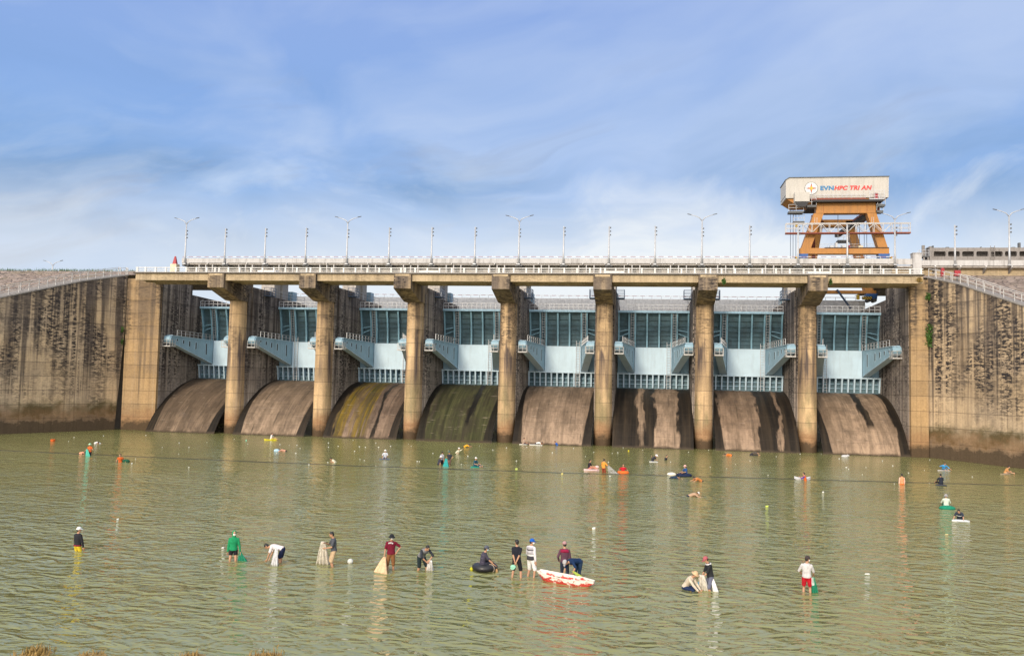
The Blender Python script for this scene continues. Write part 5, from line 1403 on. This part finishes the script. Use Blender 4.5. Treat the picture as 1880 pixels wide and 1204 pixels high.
# ------------------------------------------------------------------ floating scraps
SC = [(136,803),(126,810),(190,800),(268,799),(298,821),(329,813),(347,821),(328,833),(249,842),(242,851),(347,858),(648,808),(603,813),(603,821),(531,817),(551,823),(508,832),(543,832),(514,816),(545,817),(621,819),(651,828),(660,820),(671,821),(690,813),(695,821),(717,819),(708,829),(750,815),(755,819),(602,849),(567,853),(661,843),(669,845),(690,855),(766,847),(770,847),(795,832),(823,827),(847,852),(859,837),(948,846),(1033,862),(1014,831),(1053,823),(967,821),(1117,848),(1120,874),(1144,822),(1124,832),(1134,831),(1231,848),(1257,858),(1264,830),(1301,826),(1314,826),(1304,857),(1334,860),(1377,846),(1410,872),(1469,833),(1469,842),(1508,833),(1541,842),(1554,858),(1558,861),(1590,858),(1583,871),(1543,881),(1642,888),(1707,844),(1755,840),(1706,887),(1639,855),(1785,875),(1697,863),(430,806),(455,815),(380,812),(905,826),(930,822),(880,818),(1075,838),(1090,830),(1180,826),(1350,852),(1425,838),(1620,846),(1668,868)]
m = MB().ell((0, 0, .03), (.11, .08, .06), None, 7, 5).ell((.06, .02, .05), (.06, .06, .05), None, 7, 5)
sc0 = None
for k, (a, b) in enumerate(SC):
    if sc0 is None:
        sc0 = m.build('foam_scrap', M['foam']); o = sc0
        tag(o, 'small white foam scrap floating on the far green water', 'foam scrap', 'white foam scraps floating on the water')
    else:
        o = sc0.copy(); COL.objects.link(o)
    o.location = at(a, b); o.rotation_euler = (0, 0, random.uniform(0, 6.3)); q = random.uniform(.35, .8); o.scale = (q, q, q)
def scrap(px, py, r, col, label, name='foam_lump'):
    r = tuple(k * .72 for k in r); m = MB().ell(at(px, py) + V((0, 0, r[2] * .35)), r, None, 9, 6).ell(at(px, py) + V((r[0] * .5, .02, r[2] * .9)), (r[0] * .5, r[1] * .6, r[2] * .6), None, 8, 6)
    return tag(m.build(name, col if not isinstance(col, tuple) else cl(col)), label, 'floating scrap')
scrap(1090, 971, (.14, .10, .11), M['foam'], 'large white foam lump in the water above the red white boat')
scrap(1592, 1054, (.16, .04, .05), M['foam'], 'long white foam stick floating right of the person in red shorts')
scrap(409, 1006, (.09, .06, .06), M['foam'], 'white foam lump left of the person in the green hooded top')
scrap(216, 953, (.10, .06, .05), (.62, .68, .68), 'pale grey floating bottle above the person in the white cap', 'plastic_bottle')
scrap(1511, 904, (.12, .08, .10), M['foam'], 'bright white foam lump right of the grey dinghy')
scrap(1408, 930, (.15, .08, .09), (.55, .65, .12), 'lime green floating scrap in the middle of the basin')
scrap(1154, 828, (.15, .13, .13), (.62, .52, .03), 'yellow float ball at the foot of the black banded chute', 'float_ball')
scrap(948, 861, (.18, .1, .1), (.5, .6, .15), 'pale lime scrap on the dark sill line')
scrap(1032, 870, (.14, .1, .1), (.65, .55, .2), 'yellowish scrap just below the dark sill line')
scrap(1738, 981, (.12, .06, .05), (.6, .52, .25), 'straw coloured scrap below the person in black and white')
scrap(452, 809, (.12, .1, .14), (.2, .55, .40), 'small mint green float in front of the first pier', 'float_ball')

# ------------------------------------------------------------------ light and sky
EL, AZ = R(19), R(16)
sun = bpy.data.lights.new('sun', 'SUN'); sun.energy = 2.5; sun.angle = R(10); sun.color = (1.0, .85, .66)
so = bpy.data.objects.new('sun', sun); COL.objects.link(so)
sd = V((-math.sin(AZ) * math.cos(EL), -math.cos(AZ) * math.cos(EL), math.sin(EL)))
so.rotation_euler = (-sd).to_track_quat('-Z', 'Y').to_euler(); so.location = (0, -60, 60)
w = bpy.data.worlds.new('World'); S.world = w; w.use_nodes = True
nt = w.node_tree; nt.nodes.clear()
class WT(NT):
    def __init__(s, t): s.t = t
T = WT(nt)
out = T.n('ShaderNodeOutputWorld'); STR = .10
sky = T.n('ShaderNodeTexSky', None, sky_type='NISHITA', sun_disc=False, sun_elevation=EL, sun_rotation=math.pi + AZ, air_density=1.0, dust_density=1.0, ozone_density=1.0).outputs[0]
d = T.n('ShaderNodeTexCoord').outputs['Generated']
x, y, z = T.xyz(d)
zc = T.math('MAXIMUM', z, 0.0)
den = T.math('ADD', zc, .10)
P = T.n('ShaderNodeCombineXYZ', {0: T.math('DIVIDE', x, den), 1: T.math('DIVIDE', y, den), 2: 0.0}).outputs[0]
wrp = T.noise(T.mul(d, (2.0, 2.0, 3.0)), 1.0, 3, .5)
wr2 = T.noise(T.addv(T.mul(d, (2.0, 2.0, 3.0)), (5., 3., 1.)), 1.0, 3, .5)
DW = T.addv(d, T.n('ShaderNodeCombineXYZ', {0: T.math('MULTIPLY', T.math('SUBTRACT', wrp, .5), .5), 1: 0.0, 2: T.math('MULTIPLY', T.math('SUBTRACT', wr2, .5), .22)}).outputs[0])
# slanting sheets of cloud: x sheared a little with height
SX = T.n('ShaderNodeVectorRotate', {'Vector': DW, 'Angle': .22}, rotation_type='Y_AXIS').outputs[0]
c1 = T.noise(T.addv(T.mul(SX, (2.1, 2.1, 5.2)), (3.1, 1.7, 0.4)), 1.0, 4, .5)
c2 = T.noise(T.addv(T.mul(DW, (1.7, 1.7, 9.0)), (8.4, 2.2, 2.7)), 1.0, 5, .55)
c3 = T.noise(T.addv(T.mul(SX, (4.2, 4.2, 12.0)), (1.4, 5.2, 3.3)), 1.0, 6, .58)
c4 = T.noise(T.addv(T.mul(SX, (3.0, 3.0, 17.0)), (4.4, 7.7, 6.2)), 1.0, 5, .6)
def K(c): return tuple(v / STR for v in c)
base = T.mix(T.mr(zc, .08, .40), K((.20, .45, .86)), K((.31, .46, .86)))
left = T.mr(x, .05, -.55)
veil = T.math('ADD', T.math('MULTIPLY', c1, .72), T.math('MULTIPLY', c3, .28))
vm = T.math('MULTIPLY', T.mr(veil, .40, .62), T.math('ADD', .60, T.math('MULTIPLY', left, .32)), True)
base = T.mix(vm, base, K((.62, .73, .96)))
lowb = T.math('MULTIPLY', T.mr(zc, .09, .15), T.mr(zc, .34, .22))
base = T.mix(T.math('MULTIPLY', T.math('MULTIPLY', T.mr(c2, .48, .66), lowb), .8), base, K((.19, .34, .60)))
base = T.mix(T.math('MULTIPLY', T.math('MULTIPLY', T.mr(c4, .55, .68), T.mr(zc, .38, .22)), .6), base, K((.33, .39, .55)))
base = T.mix(T.math('MULTIPLY', T.math('MULTIPLY', T.mr(c3, .46, .66), T.mr(zc, .30, .13)), .8), base, K((.74, .85, 1.0)))
hz = T.mr(T.math('ADD', zc, T.math('MULTIPLY', T.math('SUBTRACT', c3, .5), .26)), .205, .12)
base = T.mix(T.math('MULTIPLY', hz, T.mr(x, -.55, -.15, .5, .95)), base, K((.95, .975, 1.0)))
base = T.mix(T.mr(zc, .46, .70), base, K((.86, .90, .96)))  # unseen upper sky whitened to add pale glints on the water
colr = T.mix(.86, sky, base)
# added fill: unseen sky behind the camera brightened round the sun direction
dot = T.n('ShaderNodeVectorMath', {0: d, 1: tuple(sd)}, operation='DOT_PRODUCT').outputs['Value']
fill_glow = T.math('POWER', T.math('MAXIMUM', dot, 0.0), 1.6)
colr = T.mix(1.0, colr, T.mix(fill_glow, (0, 0, 0), K((1.85, 1.66, 1.40))), 'ADD')
bg = T.n('ShaderNodeBackground', {'Color': colr, 'Strength': STR}).outputs[0]
nt.links.new(bg, out.inputs['Surface'])
S.view_settings.view_transform = 'Standard'; S.view_settings.look = 'None'; S.view_settings.exposure = 0.0; S.view_settings.gamma = 1.0
S.cycles.use_denoising = True; S.cycles.denoiser = 'OPENIMAGEDENOISE'; S.cycles.denoising_input_passes = 'RGB_ALBEDO_NORMAL'; S.cycles.denoising_prefilter = 'NONE'
S.cycles.max_bounces = 6; S.cycles.transparent_max_bounces = 12
